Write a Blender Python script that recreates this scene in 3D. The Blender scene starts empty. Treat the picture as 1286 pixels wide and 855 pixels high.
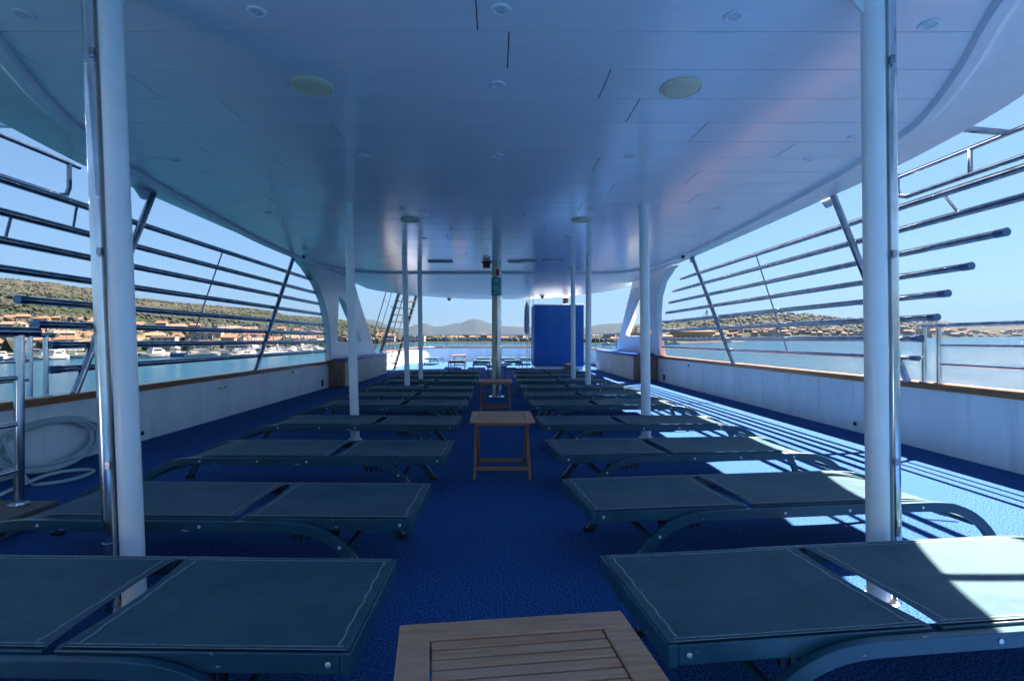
import bpy, bmesh, math, random
from mathutils import Vector, Matrix, noise
from mathutils.geometry import tessellate_polygon

random.seed(7)
SC = bpy.context.scene
COL = SC.collection
R = math.radians
F, CX, CY, CAMZ = 650.0, 622.0, 426.0, 1.15      # lens calibration of the photograph (1286 px wide)
ROOF, CEIL = 2.77, 2.71


# ------------------------------------------------------------------ materials
def mat(name, color, rough=0.5, metal=0.0, var=0.0, scale=5.0, bump=0.0, bscale=80.0, coat=0.0, color2=None, spec=0.5,
        stretch=None, detail=4.0, contrast=(0.35, 0.65), rvar=0.0):
    m = bpy.data.materials.new(name)
    m.use_nodes = True
    nt = m.node_tree
    b = nt.nodes['Principled BSDF']
    b.inputs['Base Color'].default_value = (*color, 1)
    b.inputs['Roughness'].default_value = rough
    b.inputs['Metallic'].default_value = metal
    b.inputs['Specular IOR Level'].default_value = spec
    b.inputs['Coat Weight'].default_value = coat
    b.inputs['Coat Roughness'].default_value = 0.12
    tc = nt.nodes.new('ShaderNodeTexCoord')
    src = tc.outputs['Object']
    if stretch:
        mp = nt.nodes.new('ShaderNodeMapping')
        mp.inputs['Scale'].default_value = stretch
        nt.links.new(src, mp.inputs['Vector'])
        src = mp.outputs['Vector']
    if var > 0 or color2:
        n = nt.nodes.new('ShaderNodeTexNoise')
        n.inputs['Scale'].default_value = scale
        n.inputs['Detail'].default_value = detail
        n.inputs['Roughness'].default_value = 0.62
        nt.links.new(src, n.inputs['Vector'])
        r = nt.nodes.new('ShaderNodeValToRGB')
        c2 = color2 or tuple(min(1, c * (1 + var)) for c in color)
        c1 = color if color2 else tuple(c * (1 - var) for c in color)
        r.color_ramp.elements[0].position, r.color_ramp.elements[1].position = contrast
        r.color_ramp.elements[0].color = (*c1, 1)
        r.color_ramp.elements[1].color = (*c2, 1)
        nt.links.new(n.outputs['Fac'], r.inputs['Fac'])
        nt.links.new(r.outputs['Color'], b.inputs['Base Color'])
        if rvar:
            mr = nt.nodes.new('ShaderNodeMapRange')
            mr.inputs['To Min'].default_value = max(0.02, rough - rvar)
            mr.inputs['To Max'].default_value = min(1, rough + rvar)
            nt.links.new(n.outputs['Fac'], mr.inputs['Value'])
            nt.links.new(mr.outputs['Result'], b.inputs['Roughness'])
    if bump > 0:
        n2 = nt.nodes.new('ShaderNodeTexNoise')
        n2.inputs['Scale'].default_value = bscale
        n2.inputs['Detail'].default_value = 3
        nt.links.new(src, n2.inputs['Vector'])
        bp = nt.nodes.new('ShaderNodeBump')
        bp.inputs['Strength'].default_value = bump
        bp.inputs['Distance'].default_value = 0.01
        nt.links.new(n2.outputs['Fac'], bp.inputs['Height'])
        nt.links.new(bp.outputs['Normal'], b.inputs['Normal'])
    return m


def mix_noise(m, color, scale, lo, hi, stretch=None, detail=5):
    """lay a second noise-masked colour (scuffs, stains) over what a material has"""
    nt = m.node_tree
    b = nt.nodes['Principled BSDF']
    tc = nt.nodes.new('ShaderNodeTexCoord')
    mp = nt.nodes.new('ShaderNodeMapping')
    mp.inputs['Scale'].default_value = stretch or (1, 1, 1)
    mp.inputs['Location'].default_value = (3.7, 1.3, 9.1)
    nt.links.new(tc.outputs['Object'], mp.inputs['Vector'])
    n = nt.nodes.new('ShaderNodeTexNoise')
    n.inputs['Scale'].default_value = scale
    n.inputs['Detail'].default_value = detail
    nt.links.new(mp.outputs['Vector'], n.inputs['Vector'])
    mr = nt.nodes.new('ShaderNodeMapRange')
    mr.inputs['From Min'].default_value = lo
    mr.inputs['From Max'].default_value = hi
    nt.links.new(n.outputs['Fac'], mr.inputs['Value'])
    mx = nt.nodes.new('ShaderNodeMix')
    mx.data_type = 'RGBA'
    nt.links.new(mr.outputs['Result'], mx.inputs['Factor'])
    inp = b.inputs['Base Color']
    if inp.links:
        nt.links.new(inp.links[0].from_socket, mx.inputs[6])
    else:
        mx.inputs[6].default_value = inp.default_value
    mx.inputs[7].default_value = (*color, 1)
    nt.links.new(mx.outputs[2], inp)


M = {}
M['carpet'] = mat('blue_carpet', (0.0009, 0.018, 0.098), 0.95, color2=(0.066, 0.21, 0.54), scale=120, detail=3, contrast=(0.40, 0.68), bump=0.6, bscale=200, spec=0.15)
mix_noise(M['carpet'], (0.018, 0.075, 0.24), 1.7, 0.52, 1.0)
M['white'] = mat('white_paint', (0.86, 0.86, 0.86), 0.32, var=0.05, scale=3, coat=0.2)
mix_noise(M['white'], (0.55, 0.55, 0.53), 6, 0.62, 0.85, (1, 1, 0.3))
M['bulwark'] = mat('bulwark_paint', (0.86, 0.87, 0.87), 0.4, var=0.07, scale=2.2, bump=0.25, bscale=2.6, stretch=(1, 1, 0.5))
mix_noise(M['bulwark'], (0.66, 0.67, 0.67), 7, 0.58, 0.9, (1, 1, 0.12))
mix_noise(M['bulwark'], (0.40, 0.30, 0.22), 16, 0.74, 0.82, (1, 1, 0.10))
mix_noise(M['white'], (0.42, 0.30, 0.20), 21, 0.75, 0.80, (1, 1, 0.25))
M['ceiling'] = mat('ceiling_panel', (0.88, 0.87, 0.90), 0.19, var=0.03, scale=1.3, spec=0.75, coat=0.1, bump=0.03, bscale=1.5, stretch=(0.6, 3, 1))
M['roof'] = mat('roof_gelcoat', (0.80, 0.82, 0.84), 0.3, var=0.06, scale=1.2, coat=0.2, bump=0.08, bscale=1.2)
M['groove'] = mat('groove_dark', (0.03, 0.035, 0.05), 0.9)
M['trim'] = mat('trim_paint', (0.78, 0.80, 0.84), 0.3, var=0.05, scale=4)
M['chrome'] = mat('polished_steel', (0.62, 0.64, 0.66), 0.16, 1.0, var=0.22, scale=14, stretch=(1, 1, 0.25), rvar=0.14)
M['steel'] = mat('tube_steel', (0.33, 0.36, 0.42), 0.2, 1.0, var=0.25, scale=9, rvar=0.1)
M['pipe_end'] = mat('pipe_cap_blue', (0.10, 0.16, 0.27), 0.3, 0.8)
M['teak'] = mat('varnished_teak', (0.30, 0.115, 0.04), 0.28, color2=(0.44, 0.20, 0.08), scale=5, stretch=(8, 1, 8), coat=0.3, bump=0.05)
M['teak_table'] = mat('oiled_teak', (0.44, 0.18, 0.095), 0.5, color2=(0.58, 0.30, 0.175), scale=7, stretch=(1, 12, 12), bump=0.12, bscale=30)
mix_noise(M['teak_table'], (0.50, 0.29, 0.19), 3, 0.5, 0.8, (1, 3, 3))
M['teak_leg'] = mat('teak_leg', (0.34, 0.13, 0.05), 0.45, color2=(0.48, 0.21, 0.09), scale=7, stretch=(12, 12, 1), bump=0.1, bscale=30)
M['locker_front'] = mat('dark_brown_board', (0.24, 0.13, 0.085), 0.45, color2=(0.38, 0.22, 0.15), scale=4, stretch=(9, 9, 0.6), bump=0.1)
M['locker_side'] = mat('weathered_board', (0.42, 0.35, 0.30), 0.6, color2=(0.66, 0.56, 0.48), scale=4, stretch=(6, 6, 0.4), bump=0.1)
M['darkwood'] = mat('dark_step_wood', (0.07, 0.055, 0.05), 0.55, color2=(0.15, 0.12, 0.105), scale=5, stretch=(9, 1, 9), bump=0.15)
M['cushion'] = mat('blue_vinyl', (0.01, 0.08, 0.36), 0.4, var=0.15, scale=4)
M['canvas'] = mat('blue_canvas', (0.002, 0.085, 0.30), 0.75, var=0.15, scale=2.5, bump=0.2, bscale=9, stretch=(1, 1, 0.35))
M['frame'] = mat('teal_paint', (0.010, 0.062, 0.095), 0.38, var=0.2, scale=6, coat=0.15)
mix_noise(M['frame'], (0.40, 0.45, 0.48), 42, 0.69, 0.72, (0.35, 1, 1))
mix_noise(M['frame'], (0.018, 0.066, 0.092), 8, 0.5, 0.8)
M['bolt'] = mat('bolt_zinc', (0.7, 0.72, 0.74), 0.3, 0.6)
M['sling'] = mat('mesh_fabric', (0.032, 0.086, 0.118), 0.55, var=0.09, scale=9, bump=0.25, bscale=420, spec=0.16)
mix_noise(M['sling'], (0.046, 0.108, 0.142), 2.6, 0.42, 0.75, (1, 2.5, 1))
mix_noise(M['sling'], (0.023, 0.066, 0.092), 11, 0.52, 0.8)
M['stitch_highlight'] = mat('hem_stitch_highlight', (0.22, 0.29, 0.31), 0.7, var=0.3, scale=60)  # thread colour, also used for the painted highlight along the sling edges
M['black'] = mat('black_plastic', (0.012, 0.012, 0.014), 0.4)
M['beige'] = mat('beige_grille', (0.85, 0.74, 0.52), 0.6, var=0.1, scale=400)
M['hose'] = mat('pale_hose', (0.42, 0.52, 0.53), 0.25, var=0.1, scale=5, coat=0.3)
M['lens'] = mat('downlight_glass', (0.62, 0.68, 0.70), 0.35, var=0.2, scale=60)
M['rust'] = mat('yellowed_paint', (0.66, 0.58, 0.40), 0.45, color2=(0.36, 0.20, 0.08), scale=7, stretch=(3, 3, 0.8), contrast=(0.55, 0.8))
M['teal'] = mat('teal_notice', (0.01, 0.30, 0.33), 0.4)
M['red'] = mat('red_plastic', (0.45, 0.02, 0.02), 0.35)
M['paper'] = mat('white_paper', (0.8, 0.8, 0.8), 0.6)
M['green'] = mat('green_scrap', (0.08, 0.4, 0.05), 0.5)
M['greycloth'] = mat('grey_cloth', (0.22, 0.25, 0.30), 0.85, var=0.2, scale=10, bump=0.3, bscale=20)
M['hullwhite'] = mat('boat_white', (0.34, 0.34, 0.335), 0.35)
M['hullblue'] = mat('boat_blue', (0.02, 0.14, 0.30), 0.35)
M['sailcover'] = mat('sail_cover_grey', (0.14, 0.16, 0.2), 0.8)
M['glass_dark'] = mat('dark_glass', (0.02, 0.03, 0.04), 0.1)
M['tile'] = mat('roof_tile', (0.14, 0.048, 0.024), 0.85, color2=(0.18, 0.08, 0.046), scale=0.6)
M['tile_old'] = mat('roof_tile_faded', (0.14, 0.08, 0.055), 0.85, color2=(0.18, 0.115, 0.085), scale=0.6)
M['plaster'] = mat('cream_plaster', (0.2, 0.17, 0.135), 0.85, var=0.08, scale=0.5)
M['plasterw'] = mat('white_plaster', (0.25, 0.235, 0.215), 0.85, var=0.06, scale=0.5)
M['ochre'] = mat('ochre_plaster', (0.26, 0.165, 0.06), 0.85, var=0.08, scale=0.5)
M['pink'] = mat('pink_plaster', (0.19, 0.13, 0.105), 0.85, var=0.08, scale=0.5)
M['crane'] = mat('crane_steel', (0.10, 0.13, 0.16), 0.6)
M['concrete'] = mat('quay_concrete', (0.2, 0.185, 0.165), 0.9, var=0.15, scale=0.4)
M['bush'] = mat('scrub_leaf', (0.010, 0.015, 0.008), 0.9, color2=(0.025, 0.029, 0.016), scale=0.12)


def set_mat_list(o, mats):
    for m in mats:
        o.data.materials.append(M[m] if isinstance(m, str) else m)


# ------------------------------------------------------------------ mesh builder
class MB:
    def __init__(s):
        s.v, s.f, s.m = [], [], []

    def add(s, verts, faces, mi=0):
        o = len(s.v)
        s.v += [tuple(p) for p in verts]
        for f in faces:
            s.f.append([i + o for i in f])
            s.m.append(mi)
        return s

    def box(s, x0, x1, y0, y1, z0, z1, mi=0):
        v = [(x0, y0, z0), (x1, y0, z0), (x1, y1, z0), (x0, y1, z0), (x0, y0, z1), (x1, y0, z1), (x1, y1, z1), (x0, y1, z1)]
        return s.add(v, [(0, 3, 2, 1), (4, 5, 6, 7), (0, 1, 5, 4), (1, 2, 6, 5), (2, 3, 7, 6), (3, 0, 4, 7)], mi)

    def obox(s, a, b, w, d, mi=0, side=None):
        """bar from a to b, width w along side, depth d"""
        a, b = Vector(a), Vector(b)
        t = (b - a).normalized()
        u = Vector(side) if side else (t.cross(Vector((0, 0, 1))) if abs(t.z) < 0.95 else Vector((1, 0, 0)))
        u = (u - t * u.dot(t)).normalized()
        n = t.cross(u)
        v = []
        for p in (a, b):
            for su, sn in ((-1, -1), (1, -1), (1, 1), (-1, 1)):
                v.append(p + u * su * w / 2 + n * sn * d / 2)
        return s.add(v, [(0, 3, 2, 1), (4, 5, 6, 7), (0, 1, 5, 4), (1, 2, 6, 5), (2, 3, 7, 6), (3, 0, 4, 7)], mi)

    def tube(s, pts, r, n=12, mi=0, cap=True, closed=False, radii=None):
        pts = [Vector(p) for p in pts]
        N = len(pts)
        verts, up = [], None
        for i, p in enumerate(pts):
            if closed:
                t = (pts[(i + 1) % N] - pts[i - 1]).normalized()
            else:
                t = (pts[min(i + 1, N - 1)] - pts[max(i - 1, 0)]).normalized()
            if up is None:
                up = Vector((0, 0, 1)) if abs(t.z) < 0.9 else Vector((1, 0, 0))
            u = (up - t * up.dot(t)).normalized()
            up = u
            w = t.cross(u)
            rr = radii[i] if radii else r
            for k in range(n):
                a = 2 * math.pi * k / n
                verts.append(p + (u * math.cos(a) + w * math.sin(a)) * rr)
        faces = []
        for i in range(N if closed else N - 1):
            j = (i + 1) % N
            for k in range(n):
                k2 = (k + 1) % n
                faces.append((i * n + k, i * n + k2, j * n + k2, j * n + k))
        if cap and not closed:
            faces.append(tuple(range(n))[::-1])
            faces.append(tuple((N - 1) * n + k for k in range(n)))
        return s.add(verts, faces, mi)

    def sweep(s, pts, prof, side, mi=0, closed=False):
        """rectangular/any profile (list of (side, normal)) along a path; side = fixed sideways axis"""
        pts = [Vector(p) for p in pts]
        side = Vector(side)
        N, n, verts = len(pts), len(prof), []
        for i, p in enumerate(pts):
            t = (pts[min(i + 1, N - 1)] - pts[max(i - 1, 0)]).normalized()
            nn = side.cross(t).normalized()
            for a, b in prof:
                verts.append(p + side * a + nn * b)
        faces = []
        for i in range(N - 1):
            for k in range(n):
                k2 = (k + 1) % n
                faces.append((i * n + k, i * n + k2, (i + 1) * n + k2, (i + 1) * n + k))
        faces.append(tuple(range(n))[::-1])
        faces.append(tuple((N - 1) * n + k for k in range(n)))
        return s.add(verts, faces, mi)

    def strip_wall(s, path, off0, off1, z0, z1, mi=0, zf=None):
        """upright band along a plan path; off0/off1 = offsets to the left of travel; z may vary by zf(point)"""
        n = len(path)
        P = [Vector((p[0], p[1], 0)) for p in path]
        verts = []
        for i, p in enumerate(P):
            t = (P[min(i + 1, n - 1)] - P[max(i - 1, 0)]).normalized()
            nn = Vector((-t.y, t.x, 0))
            dz = zf(p) if zf else 0
            for o, z, k in ((off0, z0, 0), (off1, z0, 0), (off1, z1, 1), (off0, z1, 1)):
                q = p + nn * o
                verts.append((q.x, q.y, z + (dz if (k or z0 > 0.3) else 0)))
        faces = []
        for i in range(n - 1):
            for k in range(4):
                k2 = (k + 1) % 4
                faces.append((i * 4 + k, i * 4 + k2, i * 4 + 4 + k2, i * 4 + 4 + k))
        faces += [(3, 2, 1, 0), tuple((n - 1) * 4 + k for k in range(4))]
        return s.add(verts, faces, mi)

    def plate(s, loops, fn0, fn1, mi=0):
        """2-D outline (first loop) with holes; fn0/fn1 map (a, b) to the two faces of the plate"""
        tris = tessellate_polygon([[Vector((a, b, 0)) for a, b in L] for L in loops])
        flat = [p for L in loops for p in L]
        n = len(flat)
        verts = [fn0(a, b) for a, b in flat] + [fn1(a, b) for a, b in flat]
        faces = [tuple(t) for t in tris] + [tuple(i + n for i in reversed(t)) for t in tris]
        o = 0
        for L in loops:
            k = len(L)
            for i in range(k):
                j = (i + 1) % k
                faces.append((o + i, o + j, n + o + j, n + o + i))
            o += k
        return s.add(verts, faces, mi)

    def grid(s, nu, nv, fn, mi=0):
        verts = [fn(i / nu, j / nv) for i in range(nu + 1) for j in range(nv + 1)]
        faces = [(i * (nv + 1) + j, (i + 1) * (nv + 1) + j, (i + 1) * (nv + 1) + j + 1, i * (nv + 1) + j + 1)
                 for i in range(nu) for j in range(nv)]
        return s.add(verts, faces, mi)

    def disc(s, c, r, z0, z1, n=20, mi=0, r1=None):
        r1 = r if r1 is None else r1
        v = [(c[0] + r * math.cos(2 * math.pi * k / n), c[1] + r * math.sin(2 * math.pi * k / n), z0) for k in range(n)]
        v += [(c[0] + r1 * math.cos(2 * math.pi * k / n), c[1] + r1 * math.sin(2 * math.pi * k / n), z1) for k in range(n)]
        f = [tuple(range(n))[::-1], tuple(range(n, 2 * n))] + [(k, (k + 1) % n, n + (k + 1) % n, n + k) for k in range(n)]
        return s.add(v, f, mi)

    def build(s, name, mats, parent=None, smooth=35, bevel=0.0, solid=0.0, recalc=True):
        me = bpy.data.meshes.new(name)
        me.from_pydata(s.v, [], s.f)
        me.polygons.foreach_set('material_index', s.m)
        if recalc:
            bm = bmesh.new()
            bm.from_mesh(me)
            bmesh.ops.recalc_face_normals(bm, faces=bm.faces)
            bm.to_mesh(me)
            bm.free()
        if smooth:
            me.polygons.foreach_set('use_smooth', [True] * len(me.polygons))
            me.set_sharp_from_angle(angle=R(smooth))
        me.update()
        o = bpy.data.objects.new(name, me)
        COL.objects.link(o)
        set_mat_list(o, mats if isinstance(mats, (list, tuple)) else [mats])
        if parent:
            o.parent = parent
        if bevel:
            b = o.modifiers.new('edge', 'BEVEL')
            b.width, b.segments, b.limit_method, b.angle_limit = bevel, 2, 'ANGLE', R(40)
        if solid:
            d = o.modifiers.new('thick', 'SOLIDIFY')
            d.thickness, d.offset = solid, -1
        return o


def tag(o, label=None, cat=None, group=None, kind=None):
    if label:
        o['label'] = label
    if cat:
        o['category'] = cat
    if group:
        o['group'] = group
    if kind:
        o['kind'] = kind
    return o


def thing(name, label, cat, loc=(0, 0, 0), rz=0.0, group=None):
    o = bpy.data.objects.new(name, None)
    o.empty_display_size = 0.1
    COL.objects.link(o)
    o.location = loc
    o.rotation_euler = (0, 0, rz)
    return tag(o, label, cat, group)


KIDS = {}


def copy_tree(o, parent=None):
    c = o.copy()
    COL.objects.link(c)
    if parent:
        c.parent = parent
    for ch in list(o.children):
        copy_tree(ch, c)
    return c


def lerp_tab(tab, x):
    if x <= tab[0][0]:
        return tab[0][1:]
    for a, b in zip(tab, tab[1:]):
        if x <= b[0]:
            t = (x - a[0]) / (b[0] - a[0])
            return tuple(p + (q - p) * t for p, q in zip(a[1:], b[1:]))
    return tab[-1][1:]


def smooth_path(pts, k=4):
    """Catmull-Rom through points"""
    P = [Vector(p) for p in pts]
    out = []
    for i in range(len(P) - 1):
        p0, p1, p2, p3 = P[max(i - 1, 0)], P[i], P[i + 1], P[min(i + 2, len(P) - 1)]
        for j in range(k):
            t = j / k
            out.append(0.5 * ((2 * p1) + (p2 - p0) * t + (2 * p0 - 5 * p1 + 4 * p2 - p3) * t * t + (3 * p1 - p0 - 3 * p2 + p3) * t ** 3))
    out.append(P[-1])
    return out


ORD = ['first', 'second', 'third', 'fourth', 'fifth', 'sixth', 'seventh', 'eighth', 'ninth', 'tenth']

# ------------------------------------------------------------------ camera, sky, sun
cam = bpy.data.cameras.new('camera')
cam.sensor_width = 36.0
cam.lens = 36.0 * F / 1286
cam.shift_x = (643 - CX) / 1286
cam.shift_y = (CY - 427.5) / 1286
cam.clip_start, cam.clip_end = 0.05, 60000
camo = bpy.data.objects.new('camera', cam)
COL.objects.link(camo)
camo.location = (0, 0, CAMZ)
camo.rotation_euler = (R(90), 0, 0)
SC.camera = camo

SUN = Vector((0.66, 0.35, 1.0)).normalized()
EL = math.asin(SUN.z)
AZ = math.atan2(SUN.x, SUN.y)
w = bpy.data.worlds.new('World')
SC.world = w
w.use_nodes = True
nt = w.node_tree
bg = nt.nodes['Background']
sky = nt.nodes.new('ShaderNodeTexSky')
sky.sky_type = 'NISHITA'
sky.sun_disc = False
sky.sun_elevation = EL
sky.sun_rotation = AZ
sky.air_density = 1.0
sky.dust_density = 0.15
sky.ozone_density = 4.0
tint = nt.nodes.new('ShaderNodeMix')
tint.data_type = 'RGBA'
tint.blend_type = 'MULTIPLY'
tint.inputs['Factor'].default_value = 1.0
gam = nt.nodes.new('ShaderNodeGamma')
gam.inputs['Gamma'].default_value = 0.62
nt.links.new(sky.outputs['Color'], gam.inputs['Color'])
nt.links.new(gam.outputs['Color'], tint.inputs[6])
tint.inputs[7].default_value = (0.225, 0.31, 0.405, 1)
nt.links.new(tint.outputs[2], bg.inputs['Color'])
bg.inputs['Strength'].default_value = 0.05

sun = bpy.data.lights.new('sun', 'SUN')
sun.energy = 2.1
sun.angle = R(0.5)
sun.color = (1.0, 0.87, 0.71)
suno = bpy.data.objects.new('sun', sun)
COL.objects.link(suno)
suno.rotation_euler = SUN.to_track_quat('Z', 'Y').to_euler()
suno.location = (20, 10, 40)

SC.view_settings.view_transform = 'Standard'
SC.view_settings.look = 'None'
SC.view_settings.exposure = 4.1
SC.view_settings.gamma = 1.0
SC.render.engine = 'CYCLES'
SC.cycles.use_denoising = True
SC.cycles.max_bounces = 14
SC.cycles.diffuse_bounces = 12
SC.cycles.glossy_bounces = 4
SC.cycles.caustics_reflective = False
SC.cycles.caustics_refractive = False

# ------------------------------------------------------------------ deck and bulwarks
LX, RX = -4.0, 4.49
PLAN = [(-4.0, 17.5), (-4.12, 19.8), (-4.2, 22.6), (-4.05, 25.0), (-3.45, 26.3), (-2.2, 26.9), (0.2, 27.1), (2.6, 26.9), (3.85, 26.3), (4.45, 25.0), (4.6, 22.6), (4.57, 20.2), (4.49, 18.4)]
stern_path = [(p.x, p.y) for p in smooth_path([(x, y, 0) for x, y in PLAN], 5)]
deck_out = [(-4.05, -2.5), (-4.05, 17.5)] + [(x * 1.012, 17.5 + (y - 17.5) * 1.005) for x, y in stern_path] + [(4.54, 18), (4.54, -2.5)]
d = MB().plate([deck_out], lambda a, b: (a, b, 0), lambda a, b: (a, b, -0.25))
tag(d.build('deck', 'carpet', smooth=0), kind='structure')
hull_mb = MB()
hp = [(-4.2, -2.6), (-4.2, 17)] + [(x * 1.05, 17 + (y - 17) * 1.03) for x, y in stern_path] + [(4.7, 17), (4.7, -2.6)]
hull_mb.plate([hp], lambda a, b: (a, b, -0.255), lambda a, b: (a * 0.97, b, -9.0))
tag(hull_mb.build('ship_hull', 'hullwhite', smooth=40), 'white hull of the ship under the blue sun deck', 'hull')

sheer = lambda p: max(0.0, (p.y - 17) * 0.010)


def bulwark(name, label, path, zc, seams, inward):
    """inward: +1 if the deck lies to the left of travel"""
    t = thing(name, label, 'bulwark')
    pn = MB().strip_wall(path, 0 * inward, -0.09 * inward, 0.0, zc, zf=sheer).build('panel', 'bulwark', t, smooth=30)
    cp = MB()
    cp.strip_wall(path, 0.05 * inward, -0.13 * inward, zc + 0.003, zc + 0.040, zf=sheer)
    cp.build('cap_rail', 'teak', t, bevel=0.012)
    lip = MB().strip_wall(path, 0.022 * inward, 0.002 * inward, zc - 0.032, zc - 0.001, zf=sheer)
    lip.build('cap_moulding', 'teak', t)
    for p, tx, ty in seams:
        sm = MB()
        nx, ny = -ty * inward, tx * inward
        a = Vector((p[0] + nx * 0.003, p[1] + ny * 0.003, 0.02))
        b = Vector((p[0] + nx * 0.003, p[1] + ny * 0.003, zc - 0.04))
        sm.obox(a, b, 0.035, 0.008, side=(tx, ty, 0))
        sm.build('seam_strip', 'bulwark', pn, bevel=0.003)
    return t


lpath = [(LX, -2.4 + i * 0.5) for i in range(41) if -2.4 + i * 0.5 < 17.5] + [(LX, 17.5)]
rpath = [(RX, -2.4 + i * 0.5) for i in range(43) if -2.4 + i * 0.5 < 18.4] + [(RX, 18.4)]
bulwark('bulwark', 'white port bulwark with teak cap rail, behind the coiled hose', lpath, 0.60,
        [((LX, y), 0, 1) for y in [0.3, 1.4, 2.5, 3.6, 4.6, 5.45, 6.15, 6.9, 7.6, 8.4, 9.2, 10.0, 10.8, 11.6]], -1)
bulwark('bulwark', 'white bulwark with teak cap beside the sunlit striped strip of carpet', rpath, 0.665,
        [((RX, y), 0, 1) for y in [0.4, 1.5, 2.6, 3.6, 4.35, 5.1, 5.8, 6.5, 7.2, 7.9, 8.7, 9.5, 10.3, 11.2, 12.2, 13.2]], 1)
bulwark('bulwark', 'curved white stern bulwark with teak cap below the stern rail', stern_path, 0.63, [], -1)

# scuppers, latches and the green scrap on the bulwarks
for (x, y, z, s, lab) in [(LX, 11.95, 0.14, 1, 'small black drain flap low on port bulwark beside the locker'),
                          (LX, 10.2, 0.50, 1, 'small dark latch high on port bulwark under the teak cap'),
                          (RX, 13.75, 0.14, -1, 'small black drain flap low on bulwark beside starboard locker'),
                          (RX, 12.0, 0.54, -1, 'small dark latch under starboard teak cap near the arch'),
                          (RX, 6.45, 0.10, -1, 'small dark bolt low on starboard bulwark beside the shadow stripes'),
                          (LX, 5.85, 0.09, 1, 'small dark bolt low on port bulwark behind the white column')]:
    big = 'drain' in lab
    m = MB()
    hw, hh = (0.055, 0.075) if big else (0.02, 0.022)
    m.box(x + s * 0.001, x + s * 0.018, y - hw, y + hw, z - hh, z + hh)
    m.box(x + s * 0.018, x + s * 0.026, y - hw * .5, y + hw * .5, z - hh * .2, z + hh * .55)
    o = m.build('drain_flap' if big else ('latch' if 'latch' in lab else 'bolt_head'), 'black', bevel=0.003)
    tag(o, lab, 'drain' if big else 'fitting')
m = MB().plate([[(7.42, .585), (7.5, .60), (7.62, .592), (7.72, .607), (7.70, .58), (7.58, .572), (7.5, .578)]],
               lambda a, b: (LX + .0025, a, b - .15), lambda a, b: (LX + .005, a, b - .15))
tag(m.build('sticker', 'green', smooth=0), 'torn scrap of green tape stuck on the port bulwark', 'sticker')

# ------------------------------------------------------------------ roof and ceiling
edge = [(-1.2, 0.0), (-0.9, 0.8), (-0.3, 1.5), (0.4, 2.0), (1.2, 2.5), (2.0, 2.92), (2.5, 3.14), (2.95, 3.33), (3.58, 3.55), (4.2, 3.68), (5.0, 3.78), (6.2, 3.82), (7.6, 3.86), (10, 3.9), (13, 3.95), (16, 4.0), (16.9, 3.95), (17.8, 3.65), (18.6, 3.2), (19.5, 2.6), (20.3, 1.9), (20.9, 1.0), (21.1, 0.0)]
sm_e = smooth_path([(x, y, 0) for y, x in edge], 5)
roof_out = [(p.x, p.y) for p in sm_e] + [(-p.x * 1.02, p.y) for p in reversed(sm_e[1:-1])]
mbx = MB().plate([roof_out], lambda a, b: (a, b, ROOF), lambda a, b: (a * 0.985, b * 0.995, ROOF + 0.16))
rf = thing('roof', 'white overhanging canopy roof with curved edge over the sun deck', 'roof')
mbx.build('roof_slab', 'roof', rf, smooth=40)
# inner planked ceiling: outline
inR = [(-0.4, 0.0), (-0.2, 0.7), (0.3, 1.25), (1.0, 1.7), (1.7, 2.0), (2.38, 2.33), (2.9, 2.64), (3.4, 2.9), (3.81, 3.06), (4.6, 3.2), (5.6, 3.30), (7, 3.40), (8.5, 3.46), (9.75, 3.46), (10.8, 3.40), (11.5, 3.2), (11.9, 2.9), (12.07, 2.4)]
inL = [(-0.4, 0.0), (-0.2, 0.7), (0.3, 1.3), (1.0, 1.8), (1.7, 2.15), (2.3, 2.42), (2.73, 2.62), (3.3, 2.9), (3.93, 3.13), (4.74, 3.34), (6.18, 3.52), (8, 3.7), (9.6, 3.74), (10.8, 3.68), (11.5, 3.4), (11.9, 3.0), (12.07, 2.5)]


def cr(tab):
    return [(p.y, p.x) for p in smooth_path([(x, y, 0) for y, x in tab], 6)]


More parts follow.
